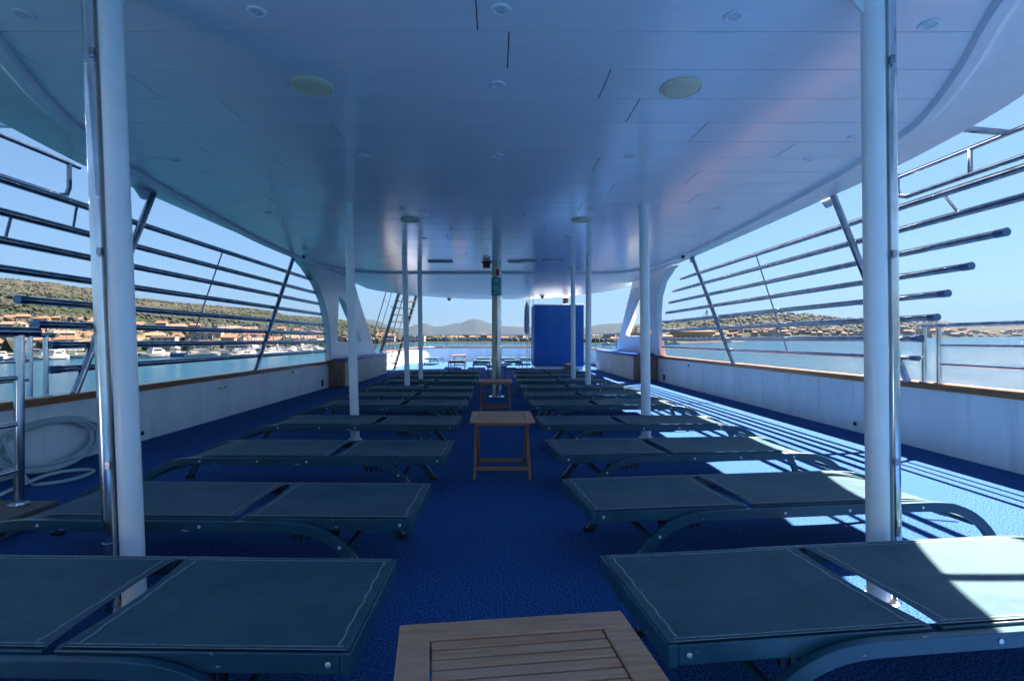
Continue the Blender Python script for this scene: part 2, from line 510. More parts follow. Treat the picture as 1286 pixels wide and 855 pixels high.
inRs, inLs = cr(inR), cr(inL)
in_loop = [(x, y) for y, x in inRs] + [(-x, y) for y, x in reversed(inLs[1:])]
xr = lambda y: lerp_tab(inRs, y)[0] if y > inRs[0][0] else 0
xl = lambda y: -lerp_tab(inLs, y)[0] if y > inLs[0][0] else 0
MB().plate([in_loop], lambda a, b: (a, b, CEIL + 0.010), lambda a, b: (a, b, CEIL + 0.018)).build('ceiling_backing', 'groove', rf, smooth=0)
pw = 0.366
ys = [2.63 + pw * k for k in range(-8, 27)]
joints = {-1: [-0.09], 0: [0.07, -2.6], 1: [0.67, -2.16], 2: [0.94, -1.8], 3: [1.53, -1.19], 4: [-2.4, 2.4], 5: [0.9, -1.9], 6: [1.9], 7: [1.2, -1.2], 8: [-2.5, 2.2]}
cm = MB()
rnd = random.Random(3)
for k, y0 in enumerate(ys[:-1]):
    idx = k - 8
    y1 = min(ys[k + 1], 12.05)
    if y0 >= 12.0:
        break
    y0 = max(y0, -0.38)
    if y1 <= y0:
        continue
    js = sorted(joints.get(idx, [rnd.uniform(-2.5, -0.3), rnd.uniform(0.3, 2.5)]))
    g = 0.0034
    sub = [y0 + g + (y1 - y0 - 2 * g) * i / 6 for i in range(7)]
    xs = [None] + [j for j in js] + [None]
    for a, b in zip(xs, xs[1:]):
        loop = []
        za, zb = rnd.uniform(-.0008, .0008), rnd.uniform(-.0008, .0008)
        for y in sub:
            loop.append((max(xl(y), xl(y) if a is None else a + g), y))
        rr = []
        for y in sub:
            rr.append((min(xr(y), xr(y) if b is None else b - g), y))
        if any(q[0] - p[0] < 0.01 for p, q in zip(loop, rr)):
            keep = [(p, q) for p, q in zip(loop, rr) if q[0] - p[0] >= 0.01]
            if len(keep) < 2:
                continue
            loop, rr = [p for p, q in keep], [q for p, q in keep]
        for s_ in range(len(loop) - 1):
            p0, p1, q0, q1 = loop[s_], loop[s_ + 1], rr[s_], rr[s_ + 1]
            zz = lambda y: CEIL + za + (zb - za) * (y - y0) / pw
            cm.add([(*p0, zz(p0[1])), (*q0, zz(q0[1])), (*q1, zz(q1[1])), (*p1, zz(p1[1]))], [(0, 3, 2, 1)])
ceil_o = cm.build('ceiling', 'ceiling', rf, smooth=0, recalc=False)
ceil_o.data.flip_normals() if ceil_o.data.polygons[0].normal.z > 0 else None
sd = ceil_o.modifiers.new('thick', 'SOLIDIFY')
sd.thickness, sd.offset = 0.006, -1
# moulding around the planked ceiling
tr = MB()
N = len(in_loop)
Ppl = [Vector((x, y, 0)) for x, y in in_loop]
vv = []
prof = [(-0.035, CEIL - 0.004), (-0.02, CEIL - 0.045), (0.035, CEIL - 0.045), (0.075, CEIL - 0.012), (0.095, ROOF - 0.001), (-0.035, ROOF - 0.001)]
for i, p in enumerate(Ppl):
    t = (Ppl[(i + 1) % N] - Ppl[i - 1]).normalized()
    nn = Vector((t.y, -t.x, 0))
    for o_, z in prof:
        q = p + nn * o_
        vv.append((q.x, q.y, z))
k = len(prof)
tr.add(vv, [(i * k + j, i * k + (j + 1) % k, ((i + 1) % N) * k + (j + 1) % k, ((i + 1) % N) * k + j) for i in range(N) for j in range(k)])
tr.build('ceiling_moulding', 'trim', rf, smooth=30)
# deck-head beam across the after end
MB().box(-2.6, 2.5, 12.16, 12.30, ROOF - .085, ROOF - .001).build('cross_beam', 'trim', rf, bevel=0.01)


def on_ceiling(px, py, z=CEIL):
    Y = (z - CAMZ) * F / (CY - py)
    return ((px - CX) / F * Y, Y)


proto = thing('downlight', 'x', 'downlight', (0, 0, CEIL), 0, 'recessed downlights in the ceiling')
rg = MB()
n = 28
ringp = [(0.024, 0.002), (0.027, -0.003), (0.034, -0.0075), (0.045, -0.006), (0.049, 0.0015)]
vv = [(r_ * math.cos(2 * math.pi * i / n), r_ * math.sin(2 * math.pi * i / n), z_) for i in range(n) for r_, z_ in ringp]
kk = len(ringp)
rg.add(vv, [(i * kk + j, i * kk + j + 1, ((i + 1) % n) * kk + j + 1, ((i + 1) % n) * kk + j) for i in range(n) for j in range(kk - 1)])
rgo = rg.build('ring', 'trim', proto)
MB().disc((0, 0), 0.027, -0.0035, -0.001, 24, r1=0.029).build('lens', 'lens', rgo)
DL = [((30, 18), 'chrome downlight at the port end of the nearest downlight row'),
      ((323, 15), 'chrome downlight just inboard of the near port column'),
      ((629, 12), 'chrome downlight near the ceiling joint on the centre line'),
      ((921, 20), 'chrome downlight just inboard of the near starboard column'),
      ((1167, 30), 'chrome downlight outboard of near starboard column, beside the moulding'),
      ((625, 106), 'chrome downlight midway between the two near beige speakers'),
      ((220, 201), 'small downlight outboard to port, past the near port column'),
      ((456, 196), 'port one of three downlights beyond the near beige speakers'),
      ((625, 195), 'middle one of three downlights beyond the near beige speakers'),
      ((790, 196), 'starboard one of three downlights beyond the near beige speakers'),
      ((1016, 200), 'small downlight beside starboard column, near the bright moulding reflection'),
      ((1073, 172), 'small tilted downlight close against the near starboard column'),
      ((337, 267), 'small downlight to port, over the port pipes, near the moulding'),
      ((902, 262), 'small downlight to starboard beyond the second starboard column'),
      ((506, 262), 'tiny downlight just short of the far port speaker'),
      ((743, 262), 'tiny downlight just short of the far starboard speaker'),
      ((532, 299), 'tiny downlight beyond the far port speaker, above port columns'),
      ((715, 298), 'tiny downlight beyond the far starboard speaker')]
for i, ((px, py), lab) in enumerate(DL):
    x, y = on_ceiling(px, py)
    o = proto if i == 0 else copy_tree(proto)
    o.location = (x, y, CEIL - 0.002)
    tag(o, lab)
sp = thing('ceiling_speaker', 'x', 'speaker', (0, 0, CEIL), 0, 'round beige ceiling speakers')
s_ = MB()
s_.tube([(0, 0, -.003), (0, 0, -.014), (0, 0, -.019), (0, 0, -.0205)], .1, 36, radii=[.112, .108, .085, .03])
s_.build('grille', 'beige', sp, smooth=60)
rgm = MB()
rgm.tube([(0.117 * math.cos(2 * math.pi * i / 40), 0.117 * math.sin(2 * math.pi * i / 40), -0.009) for i in range(40)], 0.0085, 8, closed=True)
rgm.build('rim', 'beige', sp)
for i, ((px, py), lab) in enumerate([((392, 107), 'round beige ceiling speaker, large, to port near the camera'),
                                     ((855, 110), 'round beige ceiling speaker, large, to starboard near the camera'),
                                     ((515, 276), 'small distant beige ceiling speaker between the port columns'),
                                     ((730, 276), 'small distant beige ceiling speaker just port of starboard columns')]):
    x, y = on_ceiling(px, py)
    o = sp if i == 0 else copy_tree(sp)
    o.location = (x, y, CEIL)
    tag(o, lab)
# flat dark light strips aft, red emergency lamp, small cameras
for (px, py, wd, lab) in [(553, 328, .5, 'flat slim ceiling light to port of the centre pole'), (648, 328, .34, 'flat slim ceiling light just starboard of centre pole'),
                          (664, 327, .34, 'second slim ceiling light starboard of the centre pole'), (693, 326, .4, 'outer slim ceiling light ahead of the blue kiosk')]:
    x, y = on_ceiling(px, py)
    l_ = thing('ceiling_light', lab, 'ceiling light', (x, y, CEIL), 0, 'slim ceiling lights aft')
    MB().box(-wd / 2, wd / 2, -.06, .06, -.03, -.002).build('housing', 'steel', l_, bevel=.006)
    MB().box(-wd / 2 + .03, wd / 2 - .03, -.04, .04, -.036, -.0305).build('diffuser', 'lens', l_)
x, y = on_ceiling(611, 329)
el = thing('emergency_lamp', 'small red emergency lamp hanging from ceiling beside the centre pole', 'lamp', (x, y, CEIL))
MB().box(-.10, .10, -.05, .05, -.03, -.002).build('base', 'black', el, bevel=.006)
MB().box(-.075, .075, -.04, .04, -.125, -.031).build('lamp_cover', 'red', el, bevel=.012)
x0 = 0
for (px, py, lab) in [(384, 320, 'small white security camera on the moulding over the port arch'), (855, 320, 'small white security camera on the moulding over starboard arch')]:
    x, y = on_ceiling(px, py, CEIL - .04)
    c_ = thing('security_camera', lab, 'camera', (x, y - .02, CEIL - .05))
    MB().box(-.035, .035, -.03, .03, -.012, 0.003).build('bracket', 'white', c_, bevel=.005)
    MB().tube([(0, -.09, -.045), (0, .07, -.045)], .04, 16).build('body', 'white', c_, bevel=.008)
    MB().tube([(0, -.096, -.045), (0, -.088, -.045)], .03, 16).build('lens', 'black', c_)
for (px, py, lab) in [(564, 374, 'small dark fitting under the after roof edge, to port of centre'), (681, 371, 'small dark fitting under the after roof edge above the kiosk')]:
    x, y = on_ceiling(px, py, ROOF)
    c_ = thing('roof_fitting', lab, 'fitting', (x, y, ROOF))
    MB().disc((0, 0), .10, -.03, -.002, 16).build('base', 'white', c_)
    MB().disc((0, 0), .05, -.11, -.031, 16, r1=.075).build('dome', 'black', c_)

# ------------------------------------------------------------------ columns
def column(lab, bot, top, r, chrome=None, bracket=0):
    t = thing('column', lab, 'column', (bot[0], bot[1], 0), 0, 'white columns under the roof')
    dx, dy = top[0] - bot[0], top[1] - bot[1]
    MB().tube([(0, 0, 0.012), (dx * .5, dy * .5, CEIL * .5), (dx, dy, CEIL - 0.001)], r, 28).build('shaft', 'white', t)
    fp = MB().disc((0, 0), r + .030, 0.001, 0.010, 28).build('foot_plate', 'white', t, bevel=.003)
    for q in range(4):
        a_ = math.pi / 4 + q * math.pi / 2
        MB().disc(((r + .017) * math.cos(a_), (r + .017) * math.sin(a_)), .008, .0102, .018, 6).build('bolt', 'bolt', fp)
    if bracket:
        b = MB()
        s = bracket
        b.plate([[(0.0, 0.0), (0.09, 0.0), (0.085, -0.02), (0.0, -0.13)]], lambda a, c: (dx + s * (r - .004 + a), dy - .006, CEIL - .002 + c),
                lambda a, c: (dx + s * (r - .004 + a), dy + .006, CEIL - .002 + c))
        b.build('bracket', 'white', t)
    if chrome:
        ox, rr = chrome
        cpole = MB()
        cpole.tube([(ox, -.005, 0.004), (ox + dx * .5, dy * .5 - .005, CEIL * .5), (ox + dx, dy - .005, CEIL - .002)], rr, 20)
        for z in (0.28, 1.75, 2.32):
            f_ = z / CEIL
            cpole.tube([(ox + dx * f_, dy * f_ - .005, z - .006), (ox + dx * f_, dy * f_ - .005, z + .006)], rr + .002, 20)
        cpole.build('steel_pipe', 'chrome', t)
        cl = MB()
        for z in (0.62, 1.52, 2.36):
            f_ = z / CEIL
            sgn = 1 if ox < 0 else -1
            cl.obox((ox + dx * f_ + sgn * (rr - .006), dy * f_ - .04, z), (ox + dx * f_ + sgn * (rr + .012), dy * f_ - .04, z), .02, .03)
        cl.build('pipe_clip', 'steel', t)
    return t


def colx(px, Y):
    return (px - CX) / F * Y


Yl, Yr_ = 2.22, 2.28
def lean(Y, pxa, ya, pxb, yb):
    """column foot and head X from two seen points"""
    za, zb = CAMZ + (CY - ya) / F * Y, CAMZ + (CY - yb) / F * Y
    xa, xb = colx(pxa, Y), colx(pxb, Y)
    s = (xb - xa) / (zb - za)
    return (xa - s * za, Y), (xa + s * (CEIL - za), Y)


b_, t_ = lean(Yl, 166.5, 693, 138.5, 0)
column('near port white column with a scratched steel pipe on its outboard side', b_, t_, 0.0455, (-0.0885, 0.0285), 1)
b_, t_ = lean(Yr_, 1102.5, 673, 1095.5, 0)
column('near starboard white column with thin steel pipe, foot in sunlight', b_, t_, 0.0445, (0.0755, 0.0205), -1)
b_, t_ = lean(5.93, 445, 515, 437.5, 255)
column('second port white column, standing between fourth and fifth port loungers', b_, t_, 0.050)
b_, t_ = lean(6.05, 811, 515, 808.5, 255)
column('second starboard white column, between fourth and fifth starboard loungers', b_, t_, 0.055)
b_, t_ = lean(9.66, 511.5, 485, 508, 321)
column('third port white column, left of a close pair in front of ladder', b_, t_, 0.050)
b_, t_ = lean(11.4, 528.5, 475, 527, 337)
column('fourth port white column, right of a close pair in front of ladder', b_, t_, 0.050)
b_, t_ = lean(9.5, 738.5, 480, 739.5, 318)
column('third starboard white column, just right of the blue kiosk', b_, t_, 0.052)
b_, t_ = lean(11.15, 720, 474, 719.5, 335)
column('fourth starboard white column, in front of the blue kiosk', b_, t_, 0.048)

cp_ = thing('centre_pole', 'twin centre pole, yellowed pipe and steel pipe with teal notice', 'pole', (0.02, 10.35, 0))
MB().tube([(-.045, 0, .004), (-.045, 0, CEIL - .002)], .042, 20).build('yellowed_pipe', 'rust', cp_)
MB().tube([(.05, .01, .004), (.05, .01, CEIL - .002)], .052, 20).build('steel_pipe', 'chrome', cp_)
nb = MB()
nb.tube([(0.003, -.005, 2.02), (0.003, -.005, 2.37)], .103, 24)
nbo = nb.build('notice', 'teal', cp_)
for i, z in enumerate((2.32, 2.28, 2.21, 2.17, 2.13, 2.07)):
    MB().box(-.05, .05 - .02 * (i % 3), -.112, -.1075, z - .006, z + .006).build('lettering', 'paper', nbo)
MB().box(.004, .06, -.075, -.055, 2.42, 2.54).build('red_label', 'red', cp_)
MB().disc((0, 0), .16, .001, .012, 24).build('foot_plate', 'chrome', cp_)

# ------------------------------------------------------------------ arches
def arch(label, outer, hole, xf, th, sgn):
    """sgn -1 port, +1 starboard; plate follows X = xf(z)"""
    m = MB()
    m.plate([outer, hole], lambda y, z: (xf(z) - th / 2, y, z), lambda y, z: (xf(z) + th / 2, y, z))
    return tag(m.build('arch', 'white', smooth=35, bevel=.012), label, 'arch')


arch('white port arch with triangular opening rising from bulwark to roof',
     [(12.32, .645), (12.2, 1.2), (12.02, 1.65), (11.72, 2.02), (11.25, 2.35), (10.6, 2.62), (10.05, 2.765), (14.1, 2.765), (14.6, 2.36), (16.8, .84), (16.95, .645)],
     [(12.78, 1.08), (12.82, 2.22), (13.3, 2.12), (15.1, 1.08)], lambda z: -3.985 + .06 * (z - .64) / 2.1, .15, -1)
arch('white starboard arch with triangular opening and sunlit front edge',
     [(13.75, .71), (13.62, 1.2), (13.3, 1.75), (12.85, 2.2), (12.3, 2.52), (11.6, 2.72), (11.3, 2.765), (14.7, 2.765), (15.0, 2.6), (18.3, 1.0), (18.6, .71)],
     [(14.1, 1.25), (13.95, 2.34), (14.35, 2.28), (17.0, 1.25)], lambda z: 4.46 - .50 * (z - .71) / 2.05, .15, 1)

# ------------------------------------------------------------------ pipe windscreens
def pipe_obj(t, a, b, r, capped):
    m = MB()
    m.tube([a, b], r, 18)
    if capped:
        d_ = (Vector(b) - Vector(a)).normalized()
        m.tube([Vector(a) - d_ * .02, Vector(a) + d_ * .07], r + .003, 18, mi=1)
    return m.build('pipe', ['steel', 'pipe_end'], t)


lw = thing('pipe_windscreen', 'stepped screen of eight steel pipes above the port bulwark', 'pipe screen')
kl = [(.3220, 11.1, 2.2), (.2570, 11.45, 2.6), (.200, 11.65, 3.4), (.1431, 11.85, 4.0), (.0836, 12.0, 4.35), (.0326, 12.1, 4.53), (-.0135, 12.15, 4.67), (-.069, 12.2, 4.70)]
LPX = lambda z: -4.02 + .05 * (z - .64) / 2
zsL = []
for s_, y1, y0 in kl:
    z = CAMZ + s_ * 4.0
    zsL.append(z)
    pipe_obj(lw, (LPX(z), y0, z), (LPX(z), y1, z), .034, y0 > 3.9)


def strut(t, a, b, r, name='strut', m='steel'):
    return MB().tube([a, b], r, 14).build(name, m, t)


strut(lw, (-4.0, 8.64, .635), (-3.86, 9.94, ROOF), .035)
strut(lw, (-4.0, 4.92, .635), (-3.80, 5.75, ROOF), .036)
strut(lw, (-4.04, 6.7, zsL[7] - .04), (-3.98, 7.56, zsL[0]), .010, 'tie_rod')
strut(lw, (-4.0, 4.95, zsL[0]), (-4.0, 4.9, zsL[1]), .012, 'tie_rod')
strut(lw, (-4.0, 4.28, zsL[1]), (-4.0, 4.22, zsL[2]), .012, 'tie_rod')

rw = thing('pipe_windscreen', 'stepped screen of eight steel pipes above the starboard bulwark', 'pipe screen')
kr = [(.325, 11.7, 2.2), (.2696, 12.3, 2.6), (.210, 12.65, 4.33), (.154, 12.95, 4.68), (.1016, 13.2, 4.95), (.05, 13.4, 5.1), (0.0015, 13.5, 5.33), (-.045, 13.6, 5.39)]
RPX = lambda z: 4.42 - .22 * (z - .7) / 1.85
zsR = []
for s_, y1, y0 in kr:
    x = 4.3
    for _ in range(3):
        z = CAMZ + s_ * x
        x = RPX(z)
    zsR.append(z)
    pipe_obj(rw, (x, y0, z), (x, y1, z), .034 if s_ > -.01 else .026, y0 > 4)
strut(rw, (4.42, 9.61, .70), (3.88, 10.2, ROOF), .035)
strut(rw, (4.42, 5.55, .70), (3.82, 5.85, ROOF), .036)
strut(rw, (RPX(zsR[7]), 7.75, zsR[7] - .03), (RPX(zsR[0]), 8.35, zsR[0]), .010, 'tie_rod')
strut(rw, (RPX(zsR[1]), 4.72, zsR[1]), (RPX(zsR[0]), 4.86, zsR[0]), .012, 'tie_rod')
strut(rw, (RPX(zsR[2]), 3.98, zsR[2]), (RPX(zsR[1]), 4.12, zsR[1]), .012, 'tie_rod')
# brackets where the struts meet the roof
for t, x, y in ((lw, -3.82, 5.6), (rw, 3.84, 5.95), (lw, -3.87, 9.9), (rw, 3.9, 10.25)):
    MB().plate([[(-.14, 0), (.14, 0), (.05, -.10), (-.02, -.10)]], lambda a, b: (x - .012, y + a, ROOF - .001 + b), lambda a, b: (x + .012, y + a, ROOF - .001 + b)).build('roof_bracket', 'white', t)


# roof-edge handrails forward of the screens
def edge_rail(label, s, x, zt, zl, yend, post_y, arm_ys):
    t = thing('roof_rail', label, 'handrail')
    m = MB()
    curve = [(s * x, 0.8, zl), (s * x, 2.5, zl), (s * x, yend - .12, zl), (s * x, yend - .03, zl + .03), (s * x, yend, zl + .10), (s * x, yend, ROOF + .02)]
    m.tube(curve, .021, 14)
    m.build('lower_rail', 'steel', t)
    MB().tube([(s * x, 0.8, zt), (s * x, yend + .12, zt)], .021, 14).build('upper_rail', 'steel', t)
    for py in post_y:
        MB().tube([(s * x, py, zl), (s * x, py, zt)], .019, 12).build('post', 'steel', t)
    for y in arm_ys:
        xe = lerp_tab(edge, y)[0] - .05
        MB().obox((s * xe, y, ROOF + .03), (s * x, y, zt + .01), .05, .03).build('bracket_arm', 'steel', t)
    return t


edge_rail('steel handrail bent up to the roof edge on port side', -1, 4.0, 2.80, 2.47, 4.86, [2.6], [1.9, 4.0])
edge_rail('steel handrail with short post along the starboard roof edge', 1, 4.0, 2.755, 2.535, 5.15, [4.36, 2.4], [2.70, 4.05])

# gates on the bulwark caps
def gate(label, x, zc, posts, rails, ztop, ytop):
    t = thing('side_rail', label, 'railing')
    for y in posts:
        po = MB().tube([(x, y, zc + .04), (x, y, ztop)], .022, 14).build('post', 'chrome', t)
        MB().disc((x, y), .045, zc + .0405, zc + .052, 16).build('post_base', 'chrome', po)
    MB().tube([(x, -1.5, ztop + .005), (x, ytop, ztop + .005)], .022, 14).build('top_rail', 'chrome', t)
    for z in rails:
        MB().tube([(x, -1.5, z), (x, min(posts[0], posts[1]), z)], .014, 12).build('mid_rail', 'chrome', t)
    return t


gate('steel side rail with two close posts on port bulwark cap', LX - .03, .60, [4.48, 4.64, 1.6], [0.965, .80], 1.182, 4.72)
gate('steel side rail with two close posts on starboard bulwark cap', RX - .03, .665, [5.2, 5.38, 1.8], [1.09, .90], 1.285, 5.45)

# stair guard and dark step, port
st = thing('dark_step', 'dark wooden step at the head of port stairway', 'step', (-2.8, 3.33, 0))
MB().box(-1.0, 0, -2.6, 0, .055, .115).build('tread', 'darkwood', st, bevel=.008)
MB().box(-.98, -.03, -2.55, -.03, .001, .0545).build('riser', 'darkwood', st)
gd = thing('stair_guard', 'steel stair guard standing on the dark wooden step', 'railing', (-2.98, 3.24, .115))
MB().tube([(0, 0, 0.008), (0, 0, 1.06)], .0265, 18).build('post', 'chrome', gd)
MB().disc((0, 0), .055, .0005, .010, 18).build('post_base', 'chrome', gd, bevel=.003)
MB().tube([(0, -2.3, 1.083), (0, .13, 1.083)], .030, 16).build('handrail', 'steel', gd)
for z in (.795, .508, .222):
    MB().tube([(0, -2.3, z), (0, 0, z)], .0155, 12).build('bar', 'chrome', gd)
MB().tube(smooth_path([(-.12, -1.2, .86), (-.10, -.45, .865), (-.06, -.2, .895), (-.03, -.05, .90), (0, 0, .90)], 4), .0155, 10).build('bent_rail', 'chrome', gd)
MB().tube([(0, -2.25, 0.008), (0, -2.25, 1.06)], .0265, 18).build('post', 'chrome', gd)

# hose coil leaning on the port bulwark
hz = MB()
rh = random.Random(5)
hp = []
for L in range(5):
    oy, oz, sy, sz = rh.uniform(-.05, .05), rh.uniform(-.015, .02), rh.uniform(.46, .58), rh.uniform(.17, .205)
    for i in range(22):
        a = 2 * math.pi * i / 22 + math.pi * .9
        z = .225 + oz + sz * math.sin(a)
        z = max(z, .016)
        hp.append((-3.965 + .035 * L / 5 + (.20 - min(.2, z)) * .5, 4.60 + oy + sy * math.cos(a), z))
hp += [(-3.75, 4.15, .016), (-3.55, 4.05, .016), (-3.42, 4.2, .016), (-3.45, 4.45, .016), (-3.6, 4.5, .016), (-3.7, 4.3, .03), (-3.65, 3.9, .016), (-3.5, 3.4, .016), (-3.45, 2.9, .016)]
hz.tube(smooth_path(hp, 3), .0155, 9)
tag(hz.build('hose', 'hose'), 'pale coiled hose leaning on the port bulwark beside the stair guard', 'hose')

# ------------------------------------------------------------------ lockers
def locker(label, x0, x1, y0, y1, h, wall_side):
    t = thing('deck_locker', label, 'locker', (x0, y0, 0))
    W, L = x1 - x0, y1 - y0
    body = MB().box(0.012, W - 0.012, 0.012, L - .012, .001, h - .012)
    body.build('carcass', 'groove', t)
    fr = MB()
    n_ = max(3, int(W / .07))
    for i in range(n_):
        fr.box(i * W / n_ + .002, (i + 1) * W / n_ - .002, -.006, .0115, .02, h - .01)
    fr.build('front_panel', 'locker_front', t, bevel=.002)
    n_ = int(L / .145)
    sp_ = MB()
    for i in range(n_):
        ya, yb = .014 + i * (L - .014) / n_, .014 + (i + 1) * (L - .014) / n_ - .006
        if wall_side < 0:
            sp_.box(W - .0115, W + .006, ya, yb, .02, h - .01)
        else:
            sp_.box(-.006, .0115, ya, yb, .02, h - .01)
    sp_.build('side_panel', 'locker_side', t, bevel=.002)
    MB().box(-.02, W + .02, -.02, L + .02, h - .008, h + .012).build('lid', 'teak', t, bevel=.004)
    MB().box(-.01, W + .01, -.015, L, h + .0135, h + .075).build('cushion', 'cushion', t, bevel=.022)
    return t


locker('wooden deck locker with blue cushion at foot of the port arch', -3.99, -3.60, 12.4, 17.2, .61, -1)
locker('wooden deck locker with blue cushion at foot of starboard arch', 3.82, 4.48, 14.3, 19.6, .68, 1)

# ------------------------------------------------------------------ blue kiosk and what stands by it
kx0, kx1, ky0, ky1 = 1.46, 3.30, 19.3, 21.0
ks = thing('canvas_kiosk', 'tall kiosk wrapped in plain blue canvas at the after deck', 'kiosk', ((kx0 + kx1) / 2, ky0, 0))
hw = (kx1 - kx0) / 2
kb = MB()
def kfront(u, v):
    return (-hw + 2 * hw * u, .012 * math.sin(u * 19) * (1 - v) * .6, .14 + v * 2.28)
kb.grid(36, 4, kfront)
kb.box(-hw, hw, .03, ky1 - ky0, .14, 2.42)
kb.build('canvas_cover', 'canvas', ks, smooth=30)
MB().box(-hw + .03, hw - .03, .05, 1.65, .03, .139).build('plinth', 'white', ks)
MB().box(-hw - .02, hw + .02, -.02, ky1 - ky0 + .02, 2.421, 2.46).build('top_rim', 'white', ks, bevel=.006)
for sx in (-1, 1):
    for yy in (.06, 1.6):
        MB().tube([(sx * (hw - .05), yy, 0.001), (sx * (hw - .05), yy, .03)], .03, 10).build('foot', 'steel', ks)
for px_ in (664.5, 669.5):
    MB().tube([(colx(px_, 19.6) - (kx0 + kx1) / 2, .3, .2), (colx(px_, 19.6) - (kx0 + kx1) / 2, .3, 2.77)], .012, 8).build('tent_pole', 'steel', ks)
bs = thing('loudspeaker', 'black loudspeaker standing on top of the blue kiosk', 'speaker', (colx(710.7, 19.6), 19.7, 2.461))
MB().tube([(0, 0, 0), (0, 0, .035)], .12, 18).build('base', 'white', bs)
MB().tube([(0, 0, .0355), (0, 0, .26)], .112, 20).build('body', 'black', bs, bevel=.01)
MB().tube([(0, 0, .2605), (0, 0, .30)], .13, 20).build('cap', 'white', bs)
um = thing('furled_parasol', 'furled grey parasol standing against the port side of blue kiosk', 'parasol', (1.17, 19.2, 0))
MB().tube([(0, 0, .05), (0, 0, 2.60)], .016, 8).build('pole', 'steel', um)
MB().tube([(0, 0, 1.35), (0, 0, 1.45), (0, 0, 1.9), (0, 0, 2.3), (0, 0, 2.52)], .09, 14, radii=[.06, .095, .10, .085, .03]).build('folded_canopy', 'greycloth', um)
MB().disc((0, 0), .2, .001, .06, 20).build('base', 'concrete', um)
bb = thing('black_case', 'small black case standing on deck before the blue kiosk', 'case', (2.62, 18.7, 0))
MB().box(-.13, .13, -.1, .1, .02, .26).build('body', 'black', bb, bevel=.015)
MB().tube([(-.06, 0, .26), (-.06, 0, .30), (.06, 0, .30), (.06, 0, .26)], .01, 8).build('handle', 'black', bb)
for sx in (-1, 1):
    MB().box(sx * .1 - .02, sx * .1 + .02, -.08, .08, .001, .0195).build('foot', 'black', bb)

# ------------------------------------------------------------------ ladder
ld = thing('ladder', 'steep dark ladder with wooden treads leading up to the roof', 'ladder')
fr_, fl_ = Vector((-3.80, 19.4, 0)), Vector((-4.36, 18.75, 0.0))
tr_, tl_ = Vector((-2.95, 19.75, 3.0)), Vector((-3.51, 19.1, 3.0))
for a, b in ((fr_, tr_), (fl_, tl_)):
    MB().obox(a, b, .045, .12, side=(.66, .75, 0)).build('stringer', 'crane', ld)
for i in range(1, 12):
    f_ = i / 11.7
    a, b = fl_.lerp(tl_, f_), fr_.lerp(tr_, f_)
    MB().obox(a, b, .20, .045, side=(.75, -.66, 0)).build('tread', 'darkwood', ld)
for a, b in ((fr_, tr_), (fl_, tl_)):
    off = Vector((-.45, .35, .42))
    a2, b2 = a + off * .9 + (b - a) * .12, b + off
    hro = MB().tube([a + (b - a) * .10, a2, b2, b2 + Vector((.10, -.05, .3))], .020, 8).build('handrail', 'crane', ld)
    MB().tube([a + (b - a) * .10 + off * .3, a2.lerp(a + (b - a) * .12, .45), b2.lerp(b, .45)], .014, 8).build('mid_rail', 'crane', ld)
    for f_ in (.4, .75):
        p = a.lerp(b, f_)
        MB().tube([p, p + off], .013, 8).build('handrail_post', 'crane', hro)

# ------------------------------------------------------------------ stern rail
sr = thing('stern_rail', 'steel guard rail on posts round the curved stern', 'railing')
spts = [(x, y) for x, y in stern_path if y > 19.2]
for z, r_ in ((1.38, .018), (1.17, .010), (.97, .010)):
    MB().tube([(x, y, z) for x, y in spts], r_, 8).build('rail', 'steel', sr)
acc, last = 0, None
for i, (x, y) in enumerate(spts):
    if last is None or math.hypot(x - last[0], y - last[1]) > 1.15:
        zb = .63 + .04 + sheer(Vector((x, y, 0)))
        MB().tube([(x, y, zb), (x, y, 1.38)], .016, 8).build('post', 'steel', sr)
        last = (x, y)

